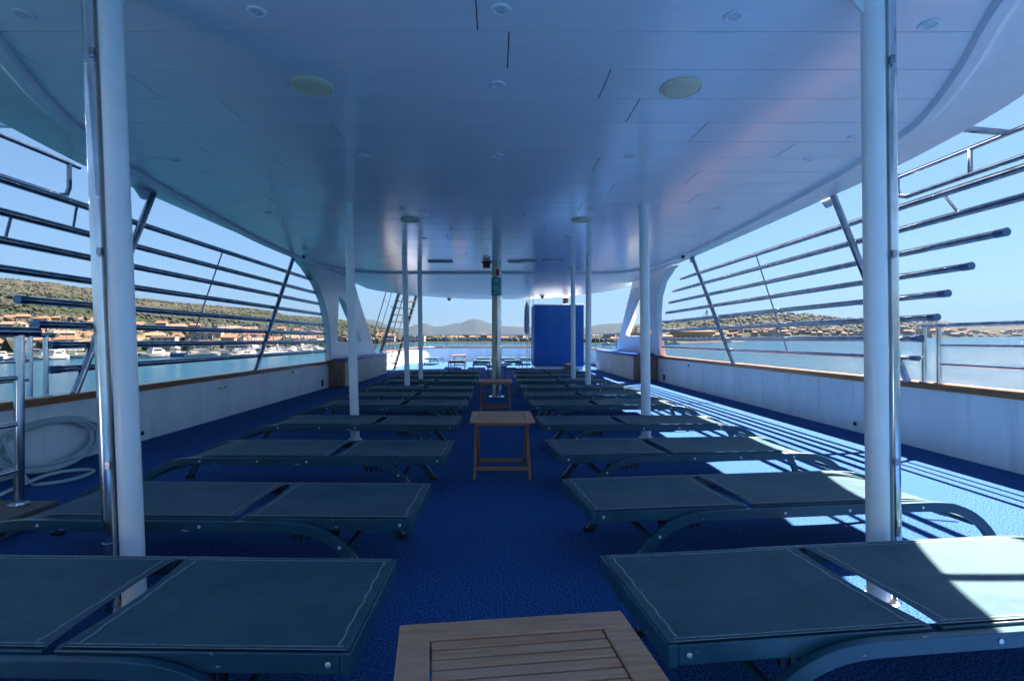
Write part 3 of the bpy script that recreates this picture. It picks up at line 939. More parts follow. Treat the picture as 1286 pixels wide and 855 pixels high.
# ------------------------------------------------------------------ sun loungers
H = .325
def lounger_proto():
    t = thing('sun_lounger', 'x', 'sun lounger', (0, 0, 0), 0, 'sun loungers in two blocks along the deck')
    ff = MB()
    for s in (-1, 1):
        ff.box(0.03, .80, s * .292 - (.026 if s > 0 else 0), s * .292 + (0 if s > 0 else .026), H - .062, H - .006)
        for u in (.06, .53):
            ff.tube([(u, s * .2915, H - .034), (u, s * .2975, H - .034)], .008, 10, mi=1)
    ff.box(0, .029, -.2935, .2935, H - .066, H - .004)
    ff.box(.66, .685, -.265, .265, H - .075, H - .045)
    ffo = ff.build('foot_frame', ['frame', 'bolt'], t, bevel=.004)
    bf = MB()
    for s in (-1, 1):
        pts = [(.835, s * .279, H - .034), (1.2, s * .279, H - .034), (1.60, s * .279, H - .034), (1.76, s * .279, H - .038), (1.86, s * .279, H - .052), (1.93, s * .279, H - .08)]
        bf.sweep(pts, [(-.013, -.028), (.013, -.028), (.013, .028), (-.013, .028)], (0, 1, 0))
    bf.box(.97, .995, -.265, .265, H - .075, H - .045)
    bf.box(1.915, 1.942, -.265, .265, H - .108, H - .066)
    bf.build('back_frame', ['frame', 'bolt'], t, bevel=.004)
    for s in (-1, 1):
        bw = MB()
        key = [(.17, 0, 0.002), (.235, 0, .09), (.30, 0, .17), (.37, 0, .228), (.46, 0, .268), (.56, 0, .285), (.68, 0, .288), (.9, 0, .288), (1.2, 0, .288),
               (1.5, 0, .288), (1.78, 0, .288), (1.91, 0, .277), (2.01, 0, .242), (2.09, 0, .185), (2.155, 0, .105), (2.205, 0, 0.002)]
        pts = [(p.x, s * .312, p.z) for p in smooth_path(key, 3)]
        bw.sweep(pts, [(-.0135, -.024), (.0135, -.024), (.0135, .024), (-.0135, .024)], (0, 1, 0))
        for u, z in ((.33, .198), (.98, .288), (1.33, .288), (1.74, .287)):
            bw.tube([(u, s * .325, z), (u, s * .3295, z)], .008, 10, mi=1)
        for u, z in ((.17, .012), (2.205, .012)):
            bw.box(u - .03, u + .03, s * .312 - .017, s * .312 + .017, .0005, .022, 2)
        bw.build('leg_bow', ['frame', 'bolt', 'black'], t, bevel=.005)
    MB().box(.30, .325, -.298, .298, .155, .18).build('cross_bar', 'frame', t, bevel=.003)
    MB().box(2.055, 2.08, -.298, .298, .175, .20).build('cross_bar', 'frame', t, bevel=.003)
    for s in (-1, 1):
        rk = MB()
        rk.box(.36, .60, s * .23 - .006, s * .23 + .006, H - .10, H - .085)
        for i in range(7):
            rk.box(.365 + i * .034, .382 + i * .034, s * .23 - .006, s * .23 + .006, H - .125, H - .0995)
        rk.build('ratchet', 'black', ffo)

    def sling(name, u0, u1, c0, c1, droop):
        m = MB()

        def zof(u, v):
            z = H - .0015 - .016 * math.sin(math.pi * (u - u0) / (u1 - u0)) * (1 - (v / .283) ** 2) + .0028 * noise.noise((u * 3.2, v * 6, u0)) * (1 - (v / .286) ** 2)
            if droop and u > 1.66:
                q = (u - 1.66) / .28
                z -= .056 * q ** 1.9
            return z

        def fn(a, b):
            v = -.286 + .572 * b
            ua = u0 + c0 * (1 - (v / .286) ** 2)
            ub = u1 - c1 * (1 - (v / .286) ** 2)
            u = ua + (ub - ua) * a
            return (u, v, zof(u, v))
        m.grid(22, 12, fn)
        # hem stitching, and pale edge lines painting in a highlight along the piping
        def line(p, q, w, wav):
            n = 40
            vs, fs = [], []
            P, Q = Vector(p), Vector(q)
            d_ = (Q - P).normalized()
            nrm = Vector((-d_.y, d_.x))
            for i in range(n + 1):
                c = P.lerp(Q, i / n) + nrm * (wav * math.sin(i * .9) + wav * .6 * math.sin(i * .37))
                for sg in (-1, 1):
                    e = c + nrm * sg * w / 2
                    vs.append((e.x, e.y, zof(e.x, e.y) + .0016))
            for i in range(n):
                fs.append((2 * i, 2 * i + 1, 2 * i + 3, 2 * i + 2))
            m.add(vs, fs, 1)
        line((u0 + .035 + c0 * .6, -.262), (u0 + .035 + c0 * .6, .262), .006, .0022)
        line((u1 - .035 - c1 * .6, -.262), (u1 - .035 - c1 * .6, .262), .006, .0022)
        line((u0 + .02, -.268), (u1 - .02, -.268), .005, .0006)
        line((u0 + .02, .268), (u1 - .02, .268), .005, .0006)
        for v_ in (-.2835, .2835):  # highlight on the edge piping, painted as a pale strip
            line((u0 + .01, v_), (u1 - .02, v_), .0035, 0)
        return m.build(name, ['sling', 'stitch_highlight'], t, smooth=60, recalc=False)
    sling('foot_sling', .006, .799, 0.0, .024, False)
    sling('back_sling', .826, 1.945, .020, 0.0, True)
    return t


lp = lounger_proto()
LROW = [1.335, 2.36, 3.62, 4.98, 6.46, 7.52, 8.62, 10.12, 11.62, 13.05]
RROW = [1.37, 2.46, 3.66, 4.97, 6.47, 7.58, 8.8, 10.28, 11.7, 13.15]
RROT = [6.5, 6.5, 5.0, 2.6, 2.2, 2.0, 1.5, 1.5, 1.5, 1.2]
LLAB = ['nearest port sun lounger, white column foot showing through its gap',
        'second port sun lounger, passing behind the near column with steel pipe',
        'third port sun lounger from the camera, next beyond the near column',
        'fourth port sun lounger, just ahead of the second port column',
        'fifth port sun lounger, just beyond the second port column',
        'sixth port sun lounger from the camera, second beyond second port column',
        'seventh port sun lounger from the camera, level with second wooden table',
        'eighth port sun lounger, just beyond the third port column',
        'ninth port sun lounger, just beyond the fourth port column',
        'tenth and last shaded port sun lounger, nearest the sunlit stern']
RLAB = ['nearest starboard sun lounger, outer half in bright sun with bar shadow',
        'second starboard sun lounger, passing behind the near starboard column',
        'third starboard sun lounger from the camera, next beyond the near column',
        'fourth starboard sun lounger, just ahead of the second starboard column',
        'fifth starboard sun lounger, just beyond the second starboard column',
        'sixth starboard sun lounger from the camera, second beyond second starboard column',
        'seventh starboard sun lounger from camera, level with second wooden table',
        'eighth starboard sun lounger, just beyond the third starboard column',
        'ninth starboard sun lounger, just beyond the fourth starboard column',
        'tenth and last shaded starboard sun lounger, nearest the blue kiosk']
rl = random.Random(11)
first = True
lo_near = None
for i in range(10):
    for side in (-1, 1):
        o = lp if first else copy_tree(lp)
        first = False
        if side < 0:
            o.location = (-.375 + rl.uniform(-.012, .012) + (.04 if i in (2,) else 0), LROW[i] + .325, 0)
            o.rotation_euler = (0, 0, math.pi + R(-1.3 + rl.uniform(-1.1, 1.1)))
            tag(o, LLAB[i])
            if i == 0:
                lo_near = o
        else:
            a = R(RROT[i] + (rl.uniform(-.9, .9) if i > 2 else 0))
            # near-left corner at (0.46, RROW[i])
            o.rotation_euler = (0, 0, a)
            o.location = (.465 - .325 * math.sin(a) + rl.uniform(-.008, .008), RROW[i] + .325 * math.cos(a), 0)
            tag(o, RLAB[i])
# stern loungers, set fore and aft in the sun
SL = [((573, 19.2), 'sunlit stern lounger, left one of front three near the stern'), ((604.5, 19.3), 'sunlit stern lounger just port of the centre pole'),
      ((646, 19.3), 'sunlit stern lounger just starboard of the centre pole'),
      ((541, 22.8), 'far stern lounger at the port end of the back row'), ((607, 22.8), 'far stern lounger in back row behind the centre pole'),
      ((638.5, 22.8), 'far stern lounger in back row, starboard of centre pole'), ((663, 22.8), 'far stern lounger in back row, partly behind the kiosk')]
for (px_, Y), lab in SL:
    o = copy_tree(lp)
    o.location = (colx(px_, Y), Y, 0)
    o.rotation_euler = (0, 0, R(90 + rl.uniform(-2, 2)))
    tag(o, lab, None, 'sun loungers facing the stern')

# ------------------------------------------------------------------ folding tables
def table_proto():
    t = thing('folding_table', 'x', 'table', (0, 0, 0), 0, 'folding teak side tables in the aisle')
    W, D, Z = .262, .27, .50
    fr = MB()
    b = .068
    fr.box(-W, W, -D, -D + b, Z - .024, Z)
    fr.box(-W, W, D - b, D, Z - .024, Z)
    fr.box(-W, -W + b, -D + b + .001, D - b - .001, Z - .024, Z)
    fr.box(W - b, W, -D + b + .001, D - b - .001, Z - .024, Z)
    tfo = fr.build('top_frame', 'teak_table', t, bevel=.004)
    n_ = 12
    span = 2 * (D - b) - .006
    for i in range(n_):
        y0 = -D + b + .003 + i * span / n_
        MB().box(-W + b + .004, W - b - .004, y0 + .003, y0 + span / n_ - .003, Z - .020, Z - .002).build('slat', 'teak_table', tfo, bevel=.0025)
    for s, xi in ((1, W - .035), (-1, W - .064)):
        for sx in (-1, 1):
            MB().obox((sx * xi, -s * .215, .001), (sx * (xi - .008 * s), s * .20, Z - .026), .022, .036, side=(1, 0, 0)).build('leg', 'teak_leg', t, bevel=.003)
        MB().obox((-xi + .01, -s * .145, .083), (xi - .01, -s * .145, .083), .02, .03).build('cross_rail', 'teak_leg', t, bevel=.003)
    MB().box(-W + .04, W - .04, -.21, -.18, Z - .05, Z - .0245).build('apron', 'teak_leg', t)
    MB().box(-W + .04, W - .04, .17, .20, Z - .05, Z - .0245).build('apron', 'teak_leg', t)
    return t


tp = table_proto()
for i, ((x, y, a), lab) in enumerate([((.075, .945, 7.0), 'nearest slatted teak folding table at the bottom of the picture'),
                                      ((.055, 4.42, 0.5), 'second teak folding table, alone in mid aisle, legs fully visible'),
                                      ((.0, 8.25, -1), 'third teak folding table in aisle, just before the centre pole'),
                                      ((.03, 12.9, 1), 'fourth teak folding table in aisle, just behind centre pole')]):
    o = tp if i == 0 else copy_tree(tp)
    o.location = (x, y, 0)
    o.rotation_euler = (0, 0, R(a))
    tag(o, lab)
o = copy_tree(tp)
o.location = (colx(577, 21.6), 21.6, 0)
tag(o, 'far teak folding table among the sunlit stern loungers')

# ------------------------------------------------------------------ sea, land, mountains
TILT = 5.0 / F                    # the ship floats slightly down by the stern: the sea stands higher aft
SEA = -7.0
sea_z = lambda Y: SEA + TILT * Y
ms = bpy.data.materials.new('sea_water')
ms.use_nodes = True
nt = ms.node_tree
b = nt.nodes['Principled BSDF']
b.inputs['Roughness'].default_value = 0.16
b.inputs['IOR'].default_value = 1.33
b.inputs['Specular IOR Level'].default_value = 0.10
tc = nt.nodes.new('ShaderNodeTexCoord')
n1 = nt.nodes.new('ShaderNodeTexNoise')
n1.inputs['Scale'].default_value = 0.05
n1.inputs['Detail'].default_value = 9
n1.inputs['Roughness'].default_value = 0.75
rp = nt.nodes.new('ShaderNodeValToRGB')
rp.color_ramp.elements[0].color = (0.003, 0.024, 0.052, 1)
rp.color_ramp.elements[1].color = (0.008, 0.050, 0.095, 1)
nt.links.new(tc.outputs['Object'], n1.inputs['Vector'])
nt.links.new(n1.outputs['Fac'], rp.inputs['Fac'])
nt.links.new(rp.outputs['Color'], b.inputs['Base Color'])
mp = nt.nodes.new('ShaderNodeMapping')
mp.inputs['Scale'].default_value = (0.5, 1.0, 1)
nt.links.new(tc.outputs['Object'], mp.inputs['Vector'])
n2 = nt.nodes.new('ShaderNodeTexNoise')
n2.inputs['Scale'].default_value = 0.55
n2.inputs['Detail'].default_value = 6
n2.inputs['Roughness'].default_value = 0.6
nt.links.new(mp.outputs['Vector'], n2.inputs['Vector'])
bp = nt.nodes.new('ShaderNodeBump')
bp.inputs['Strength'].default_value = 0.9
bp.inputs['Distance'].default_value = 1.1
nt.links.new(n2.outputs['Fac'], bp.inputs['Height'])
nt.links.new(bp.outputs['Normal'], b.inputs['Normal'])
sea_mb = MB()
sv = []
rings = [0, 60, 200, 600, 2000, 6000, 12500]
ns = 48
for r_ in rings:
    for k in range(ns):
        a = 2 * math.pi * k / ns
        x, y = r_ * math.cos(a), r_ * math.sin(a)
        sv.append((x, y, sea_z(y)))
sf = [(i * ns + k, i * ns + (k + 1) % ns, (i + 1) * ns + (k + 1) % ns, (i + 1) * ns + k) for i in range(1, len(rings) - 1) for k in range(ns)]
sf.append(tuple(ns + k for k in range(ns)))
sea_mb.add(sv, sf)
so = sea_mb.build('sea', ms, smooth=0)
tag(so, kind='structure')

#          px   shoreY ridgeY ridge_py
LAND = [(-900, 190, 700, 330), (-300, 190, 780, 336), (0, 195, 800, 349), (60, 197, 830, 354), (113, 200, 850, 362), (165, 205, 900, 373), (241, 212, 950, 381), (314, 224, 1000, 387), (340, 236, 1020, 390), (362, 250, 1050, 396), (400, 279, 1100, 398), (450, 380, 1300, 404), (480, 430, 1400, 410), (505, 480, 1500, 418), (530, 560, 1500, 424), (580, 610, 1400, 424.5), (640, 590, 1300, 424.5), (700, 520, 1250, 424), (760, 480, 1200, 421), (800, 500, 1100, 411), (840, 535, 1300, 405), (897, 650, 1500, 400), (915, 690, 1550, 397), (939, 750, 1600, 394), (992, 860, 1700, 394), (1024, 930, 1800, 396), (1052, 990, 1900, 400), (1090, 1060, 2400, 400), (1173, 1700, 3500, 402), (1219, 2100, 3800, 406), (1286, 2650, 4200, 409), (1500, 2900, 4500, 410), (2600, 3200, 5000, 410)]


def land_col(px):
    S, Rg, yr = lerp_tab(LAND, px)
    zr = CAMZ + (CY - yr) / F * Rg
    return S, Rg, zr


def land_z(X, Y):
    px = CX + F * X / Y
    S, Rg, zr = land_col(px)
    f = (Y - S) / (Rg - S)
    base = sea_z(Y) + 1.3
    if f <= 0:
        return base - 2.8 * min(1, -f * 40)
    zr2 = max(zr, sea_z(Rg) + 4)
    if f <= 1:
        g = f ** 1.6 * (1 - .35 * f) / .65 if f < 1 else 1
        g = min(g, 1)
        h = zr2 - sea_z(Rg) - 1.3
        return base + h * g + h * .07 * math.sin(math.pi * f) * noise.noise((X * .012, Y * .012, 1.5)) * 2
    h = zr2 - sea_z(Rg) - 1.3
    return base + h * max(0.2, 1 - (f - 1) * .6)


pxs = list(range(-900, -60, 30)) + [p * .5 for p in range(-120, 2700, 6)] + list(range(1350, 2601, 50))
fs = [-.03, -.001, .0, .02, .05, .09, .14, .2, .27, .34, .42, .5, .58, .66, .74, .81, .87, .92, .96, .985, 1.0, 1.05, 1.2, 1.5]
lm = MB()
lv = []
for px_ in pxs:
    S, Rg, zr = land_col(px_)
    wob = 1 + .02 * noise.noise((px_ * .03, 4.2, 0))
    for f in fs:
        Y = (S + f * (Rg - S)) * (wob if f > -.5 else 1)
        X = (px_ - CX) / F * Y
        z = land_z(X, Y)
        if f > .6:
            z += (zr - sea_z(Rg)) * .025 * (noise.noise((px_ * .05, f * 3, 2)) + .6 * noise.noise((px_ * .15, f * 6, 7)))
        lv.append((X, Y, z))
nf = len(fs)
lf = [(i * nf + j, (i + 1) * nf + j, (i + 1) * nf + j + 1, i * nf + j + 1) for i in range(len(pxs) - 1) for j in range(nf - 1)]
lm.add(lv, lf)
ml = bpy.data.materials.new('hill_ground')
ml.use_nodes = True
nt = ml.node_tree
b = nt.nodes['Principled BSDF']
b.inputs['Roughness'].default_value = 0.95
b.inputs['Specular IOR Level'].default_value = 0.1
tc = nt.nodes.new('ShaderNodeTexCoord')
sep = nt.nodes.new('ShaderNodeSeparateXYZ')
nt.links.new(tc.outputs['Object'], sep.inputs[0])
nA = nt.nodes.new('ShaderNodeTexNoise')
nA.inputs['Scale'].default_value = 0.012
nA.inputs['Detail'].default_value = 8
nt.links.new(tc.outputs['Object'], nA.inputs['Vector'])
nB = nt.nodes.new('ShaderNodeTexNoise')
nB.inputs['Scale'].default_value = 0.09
nB.inputs['Detail'].default_value = 6
nB.inputs['Roughness'].default_value = 0.7
nt.links.new(tc.outputs['Object'], nB.inputs['Vector'])
rk_ = nt.nodes.new('ShaderNodeValToRGB')
rk_.color_ramp.elements[0].position, rk_.color_ramp.elements[1].position = .40, .62
rk_.color_ramp.elements[0].color = (0.0248, 0.0260, 0.0181, 1)
rk_.color_ramp.elements[1].color = (0.050, 0.047, 0.036, 1)
gn_ = nt.nodes.new('ShaderNodeValToRGB')
gn_.color_ramp.elements[0].position, gn_.color_ramp.elements[1].position = .38, .68
gn_.color_ramp.elements[0].color = (0.0085, 0.0145, 0.006, 1)
gn_.color_ramp.elements[1].color = (0.0235, 0.031, 0.0155, 1)
nt.links.new(nB.outputs['Fac'], rk_.inputs['Fac'])
nt.links.new(nB.outputs['Fac'], gn_.inputs['Fac'])
ma = nt.nodes.new('ShaderNodeMath')
ma.operation = 'MULTIPLY_ADD'
nt.links.new(nA.outputs['Fac'], ma.inputs[0])
ma.inputs[1].default_value = 90
nt.links.new(sep.outputs['Z'], ma.inputs[2])
mr = nt.nodes.new('ShaderNodeMapRange')
mr.inputs['From Min'].default_value = 66
mr.inputs['From Max'].default_value = 104
nt.links.new(ma.outputs[0], mr.inputs['Value'])
mx = nt.nodes.new('ShaderNodeMix')
mx.data_type = 'RGBA'
nt.links.new(mr.outputs['Result'], mx.inputs['Factor'])
nt.links.new(gn_.outputs['Color'], mx.inputs[6])
nt.links.new(rk_.outputs['Color'], mx.inputs[7])
nt.links.new(mx.outputs[2], b.inputs['Base Color'])
lo = lm.build('hills', ml, smooth=60)
tag(lo, kind='structure')

MT = [(-900, 8000, 300), (-200, 8000, 370), (380, 8000, 404), (440, 8000, 402), (457, 8000, 400), (480, 8000, 405), (505, 8200, 414), (520, 8500, 408), (535, 8800, 406), (549, 9000, 410), (572, 9200, 406), (579, 9300, 405.5), (588, 9300, 401.5), (597, 9300, 399), (603, 9300, 401), (612, 9300, 405), (631, 9000, 409), (660, 9000, 410), (700, 8500, 411), (743, 8000, 410), (757, 7800, 406.5), (784, 7500, 406.5), (830, 7500, 409), (900, 8000, 409), (1100, 9000, 411), (1300, 9500, 413), (2000, 9500, 414)]
mm = MB()
mv = []
mps = list(range(-900, 380, 40)) + list(range(380, 860, 3)) + list(range(880, 2000, 40))
mfs = [0, .3, .55, .75, .9, 1, 1.1, 1.4]
for px_ in mps:
    Rg, yr = lerp_tab(MT, px_)
    hh = CAMZ + (CY - yr) / F * Rg - sea_z(Rg)
    for f in mfs:
        Y = Rg * (.72 + .28 * f)
        g = f if f <= 1 else 1 - (f - 1)
        z = sea_z(Y) - 3 + hh * g + hh * .10 * g * (noise.noise((px_ * .06, f * 2.2, 3.3)) + .5 * noise.noise((px_ * .17, f * 4, 9)))
        mv.append(((px_ - CX) / F * Y, Y, z))
nf = len(mfs)
mm.add(mv, [(i * nf + j, (i + 1) * nf + j, (i + 1) * nf + j + 1, i * nf + j + 1) for i in range(len(mps) - 1) for j in range(nf - 1)])
M['mount'] = mat('mountain_rock', (0.016, 0.023, 0.028), 0.95, color2=(0.034, 0.038, 0.04), scale=0.004, spec=0.1)
tag(mm.build('mountains', 'mount', smooth=60), kind='structure')

# haze
hb = MB().box(-12900, 12900, -12900, 12900, sea_z(-12900) - 1.5, 760)
hm = bpy.data.materials.new('haze_air')
hm.use_nodes = True
nt = hm.node_tree
nt.nodes.remove(nt.nodes['Principled BSDF'])
pv = nt.nodes.new('ShaderNodeVolumePrincipled')
pv.inputs['Color'].default_value = (0.11, 0.19, 0.33, 1)
pv.inputs['Density'].default_value = 0.00006
pv.inputs['Anisotropy'].default_value = 0.2
nt.links.new(pv.outputs['Volume'], nt.nodes['Material Output'].inputs['Volume'])
tag(hb.build('haze', hm, smooth=0), kind='stuff')

# ------------------------------------------------------------------ town
def house_proto(w_, d_, h_, wall, nwin, flat=False, tile='tile'):
    t = thing('house', 'x', 'house', (0, 0, 0))
    MB().box(-w_ / 2, w_ / 2, -d_ / 2, d_ / 2, -6, h_).build('wall', wall, t, smooth=0)
    r_ = MB()
    rh_ = 0.35 if flat else d_ * .24
    e = .35
    zz = h_ + .004
    if flat:
        r_.box(-w_ / 2 - .2, w_ / 2 + .2, -d_ / 2 - .2, d_ / 2 + .2, zz, zz + .4)
    else:
        v = [(-w_ / 2 - e, -d_ / 2 - e, zz), (w_ / 2 + e, -d_ / 2 - e, zz), (w_ / 2 + e, d_ / 2 + e, zz), (-w_ / 2 - e, d_ / 2 + e, zz), (-w_ / 2 - e + d_ * .12, 0, zz + rh_), (w_ / 2 + e - d_ * .12, 0, zz + rh_)]
        r_.add(v, [(0, 1, 5, 4), (2, 3, 4, 5), (1, 2, 5), (3, 0, 4), (3, 2, 1, 0)])
    ro = r_.build('roof', 'plasterw' if flat else tile, t, smooth=0)
    MB().box(w_ * .2, w_ * .2 + .7, .2, .9, zz + .3, zz + rh_ + .9).build('chimney', 'plasterw', ro, smooth=0)
    fl = max(1, int(h_ / 3))
    for j in range(fl):
        for i in range(nwin):
            x = -w_ / 2 + (i + .5) * w_ / nwin
            z = 1.0 + j * (h_ / fl)
            MB().box(x - .45, x + .45, -d_ / 2 - .05, -d_ / 2 - .002, z, z + 1.4).build('window', 'glass_dark', t, smooth=0)
    return t


rt = random.Random(21)
protos = [house_proto(9, 8, 6, 'plasterw', 3), house_proto(12, 8, 6.2, 'plaster', 4, tile='tile_old'), house_proto(8, 7, 8.5, 'plaster', 2), house_proto(10, 8, 5.5, 'pink', 3), house_proto(15, 9, 9.5, 'plasterw', 4, True)]
klab = ['white walled house with orange tiled roof in the port shore town', 'long cream house with orange tiled roof in port shore town', 'tall narrow cream house with orange roof in the port shore town',
        'pinkish house with orange tiled roof in the port shore town', 'white flat roofed apartment block in the port shore town']
used = set()
placed = []


def put_house(px_, Y, kind, lab, grp, sc=1.0):
    X = (px_ - CX) / F * Y
    pr = protos[kind]
    if kind in used:
        o = copy_tree(pr)
    else:
        o = pr
        used.add(kind)
    o.location = (X, Y, land_z(X, Y) - .5)
    o.rotation_euler = (0, 0, -math.atan2(X, Y) * .8 + R(rt.uniform(-22, 22)))
    o.scale = (sc, sc, sc)
    tag(o, lab, None, grp)
    return o


tries = 0
while len(placed) < 170 and tries < 9000:
    tries += 1
    px_ = rt.choice([rt.uniform(-60, 60), rt.uniform(60, 320), rt.uniform(160, 420)])
    S, Rg, zr = land_col(px_)
    Y = S + (10 + 170 * rt.random() ** 1.2) * (S / 210)
    X = (px_ - CX) / F * Y
    if any((X - a) ** 2 + (Y - b2) ** 2 < 9.0 ** 2 for a, b2 in placed):
        continue
    placed.append((X, Y))
    kind = rt.choice([0, 0, 1, 1, 2, 3, 4 if rt.random() < .35 else 0])
    put_house(px_, Y, kind, klab[kind], 'houses of the port shore town', rt.uniform(.52, .85))
# centre and starboard shore: smaller and farther
far = []
tries = 0
while len(far) < 220 and tries < 9000:
    tries += 1
    px_ = rt.choice([rt.uniform(430, 530), rt.uniform(540, 665), rt.uniform(745, 850), rt.uniform(850, 1130), rt.uniform(850, 1130), rt.uniform(1120, 1300), rt.uniform(1120, 1300)])
    S, Rg, zr = land_col(px_)
    if px_ < 800:
        Y = S + rt.uniform(8, 120)
        sc = rt.uniform(.6, .9)
    elif px_ < 1130:
        Y = S + (Rg - S) * rt.uniform(.01, .34)
        sc = rt.uniform(.75, 1.2)
    else:
        Y = S + (Rg - S) * rt.uniform(.01, .45)
        sc = rt.uniform(1.2, 2.2)
    X = (px_ - CX) / F * Y
    if any((X - a) ** 2 + (Y - b2) ** 2 < (13 * sc) ** 2 for a, b2 in far):
        continue
    far.append((X, Y))
    kind = rt.choice([0, 1, 2, 3, 4])
    where = 'low shore seen past the stern' if px_ < 800 else ('town under the starboard hill' if px_ < 1130 else 'pale distant town at far starboard')
    lab = ['white house with orange roof in the ', 'long cream house with orange roof in the ', 'tall narrow cream house in the ', 'pinkish house with orange roof in the ', 'white flat roofed block in the '][kind] + where
    put_house(px_, Y, kind, lab, 'houses in the ' + where, sc)

# ochre quay building on the starboard side
X, Y = colx(870, 610), 610
ob = thing('warehouse', 'long ochre warehouse on the starboard quay below the hill', 'warehouse', (X, Y, land_z(X, Y)))
MB().box(-24, 20, -9, 9, -4, 11).build('wall', 'ochre', ob, smooth=0)
MB().add([(-25, -10, 11.01), (21, -10, 11.01), (21, 10, 11.01), (-25, 10, 11.01), (-23, 0, 15), (19, 0, 15)], [(0, 1, 5, 4), (2, 3, 4, 5), (1, 2, 5), (3, 0, 4), (3, 2, 1, 0)]).build('roof', 'tile', ob, smooth=0)
for i in range(7):
    MB().box(-22 + i * 6, -19 + i * 6, -9.2, -9.01, 2, 6).build('window', 'glass_dark', ob, smooth=0)

# quays
for nm, pts, lab in (('quay', [(-60, 186), (40, 190), (160, 199), (240, 207), (320, 221), (362, 243), (400, 270)], 'long concrete quay along the port shore behind the moored boats'),
                     ('quay', [(840, 520), (870, 560), (905, 610), (930, 690)], 'low concrete quay below the starboard hill beside the crane')):
    P3 = [((px_ - CX) / F * Y, Y) for px_, Y in pts]
    q = MB()
    for (a, c) in zip(P3, P3[1:]):
        za, zc_ = sea_z(a[1]), sea_z(c[1])
        a3, c3 = Vector((a[0], a[1], (za + zc_) / 2 + .2)), Vector((c[0], c[1], (za + zc_) / 2 + .2))
        q.obox(a3, c3, 9, 2.4)
    tag(q.build(nm, 'concrete', smooth=0), lab, 'quay')

# crane (sheer-legs) and jib crane
def crane(px_, Y, h_, lab, jib):
    X = (px_ - CX) / F * Y
    t = thing('harbour_crane', lab, 'crane', (X, Y, land_z(X, Y)))
    k = h_
    MB().tube([(-k * .16, 0, 0), (0, -k * .12, k)], k * .012, 8).build('leg', 'crane', t)
    MB().tube([(k * .16, 0, 0), (0, -k * .12, k)], k * .012, 8).build('leg', 'crane', t)
    MB().tube([(0, k * .35, 0), (0, -k * .12, k)], k * .010, 8).build('back_stay', 'crane', t)
    MB().tube([(0, -k * .12, k), (jib * k * .33, -k * .2, k * .55)], k * .006, 6).build('jib', 'crane', t)
    MB().box(-k * .14, k * .14, -k * .07, k * .12, -1, k * .13).build('cab', 'concrete', t)
crane(886, 640, 38, 'dark harbour crane with splayed legs on the starboard quay', -1)
crane(816, 540, 28, 'smaller harbour crane seen through the starboard arch opening', 1)

# ------------------------------------------------------------------ boats
def hull_mesh(L, B, D, mats, parent, mi=None):
    m = MB()
    n_ = 12
    sec = []
    for i in range(n_ + 1):
        f = i / n_
        hb_ = B / 2 * (1 - max(0, (f - .45) / .55) ** 2.2) * (.82 + .18 * min(1, f / .3))
        dz = D * (1 + .25 * f ** 2)
        x = -L / 2 + L * f
        sec.append([(x, -hb_, dz), (x, -hb_ * .85, .25 * D), (x, 0, -.5 * D), (x, hb_ * .85, .25 * D), (x, hb_, dz)])
    vs = [p for s in sec for p in s]
    fs_ = [(i * 5 + j, i * 5 + j + 1, i * 5 + 6 + j, i * 5 + 5 + j) for i in range(n_) for j in range(4)]
    fs_ += [(i * 5 + 4, i * 5, i * 5 + 5, i * 5 + 9) for i in range(n_)]
    fs_.append((0, 1, 2, 3, 4))
    m.add(vs, fs_)
    return m.build('hull', mats, parent, smooth=40)


def yacht():
    t = thing('sailing_yacht', 'x', 'sailing boat', (0, 0, 0))
    hull_mesh(11, 3.5, 1.2, 'hullwhite', t)
    c = MB()
    c.plate([[(-2.2, 0), (2.8, 0), (2.0, .75), (-2.0, .85)]], lambda a, b_: (a, -1.1, 1.28 + b_), lambda a, b_: (a, 1.1, 1.28 + b_))
    c.build('cabin', 'hullwhite', t, smooth=0)
    MB().box(-1.6, 1.6, -1.115, 1.115, 1.6, 1.9).build('window', 'glass_dark', t, smooth=0)
    MB().tube([(.9, 0, 1.3), (.9, 0, 15)], .10, 8).build('mast', 'steel', t)
    MB().tube([(.8, 0, 2.9), (-3.8, 0, 2.8)], .24, 8).build('boom', 'sailcover', t)
    MB().tube([(5.3, 0, 1.5), (.9, 0, 14.5)], .05, 5).build('forestay', 'sailcover', t)
    return t


def motorboat():
    t = thing('motor_boat', 'x', 'motor boat', (0, 0, 0))
    hull_mesh(9, 3.2, 1.2, 'hullwhite', t)
    c = MB()
    c.plate([[(-2.6, 0), (2.6, 0), (1.2, 1.0), (.6, 1.9), (-2.2, 2.0)]], lambda a, b_: (a, -1.15, 1.28 + b_), lambda a, b_: (a, 1.15, 1.28 + b_))
    c.build('cabin', 'hullwhite', t, smooth=0)
    MB().box(-1.9, .6, -1.17, 1.17, 2.2, 2.85).build('window', 'glass_dark', t, smooth=0)
    return t


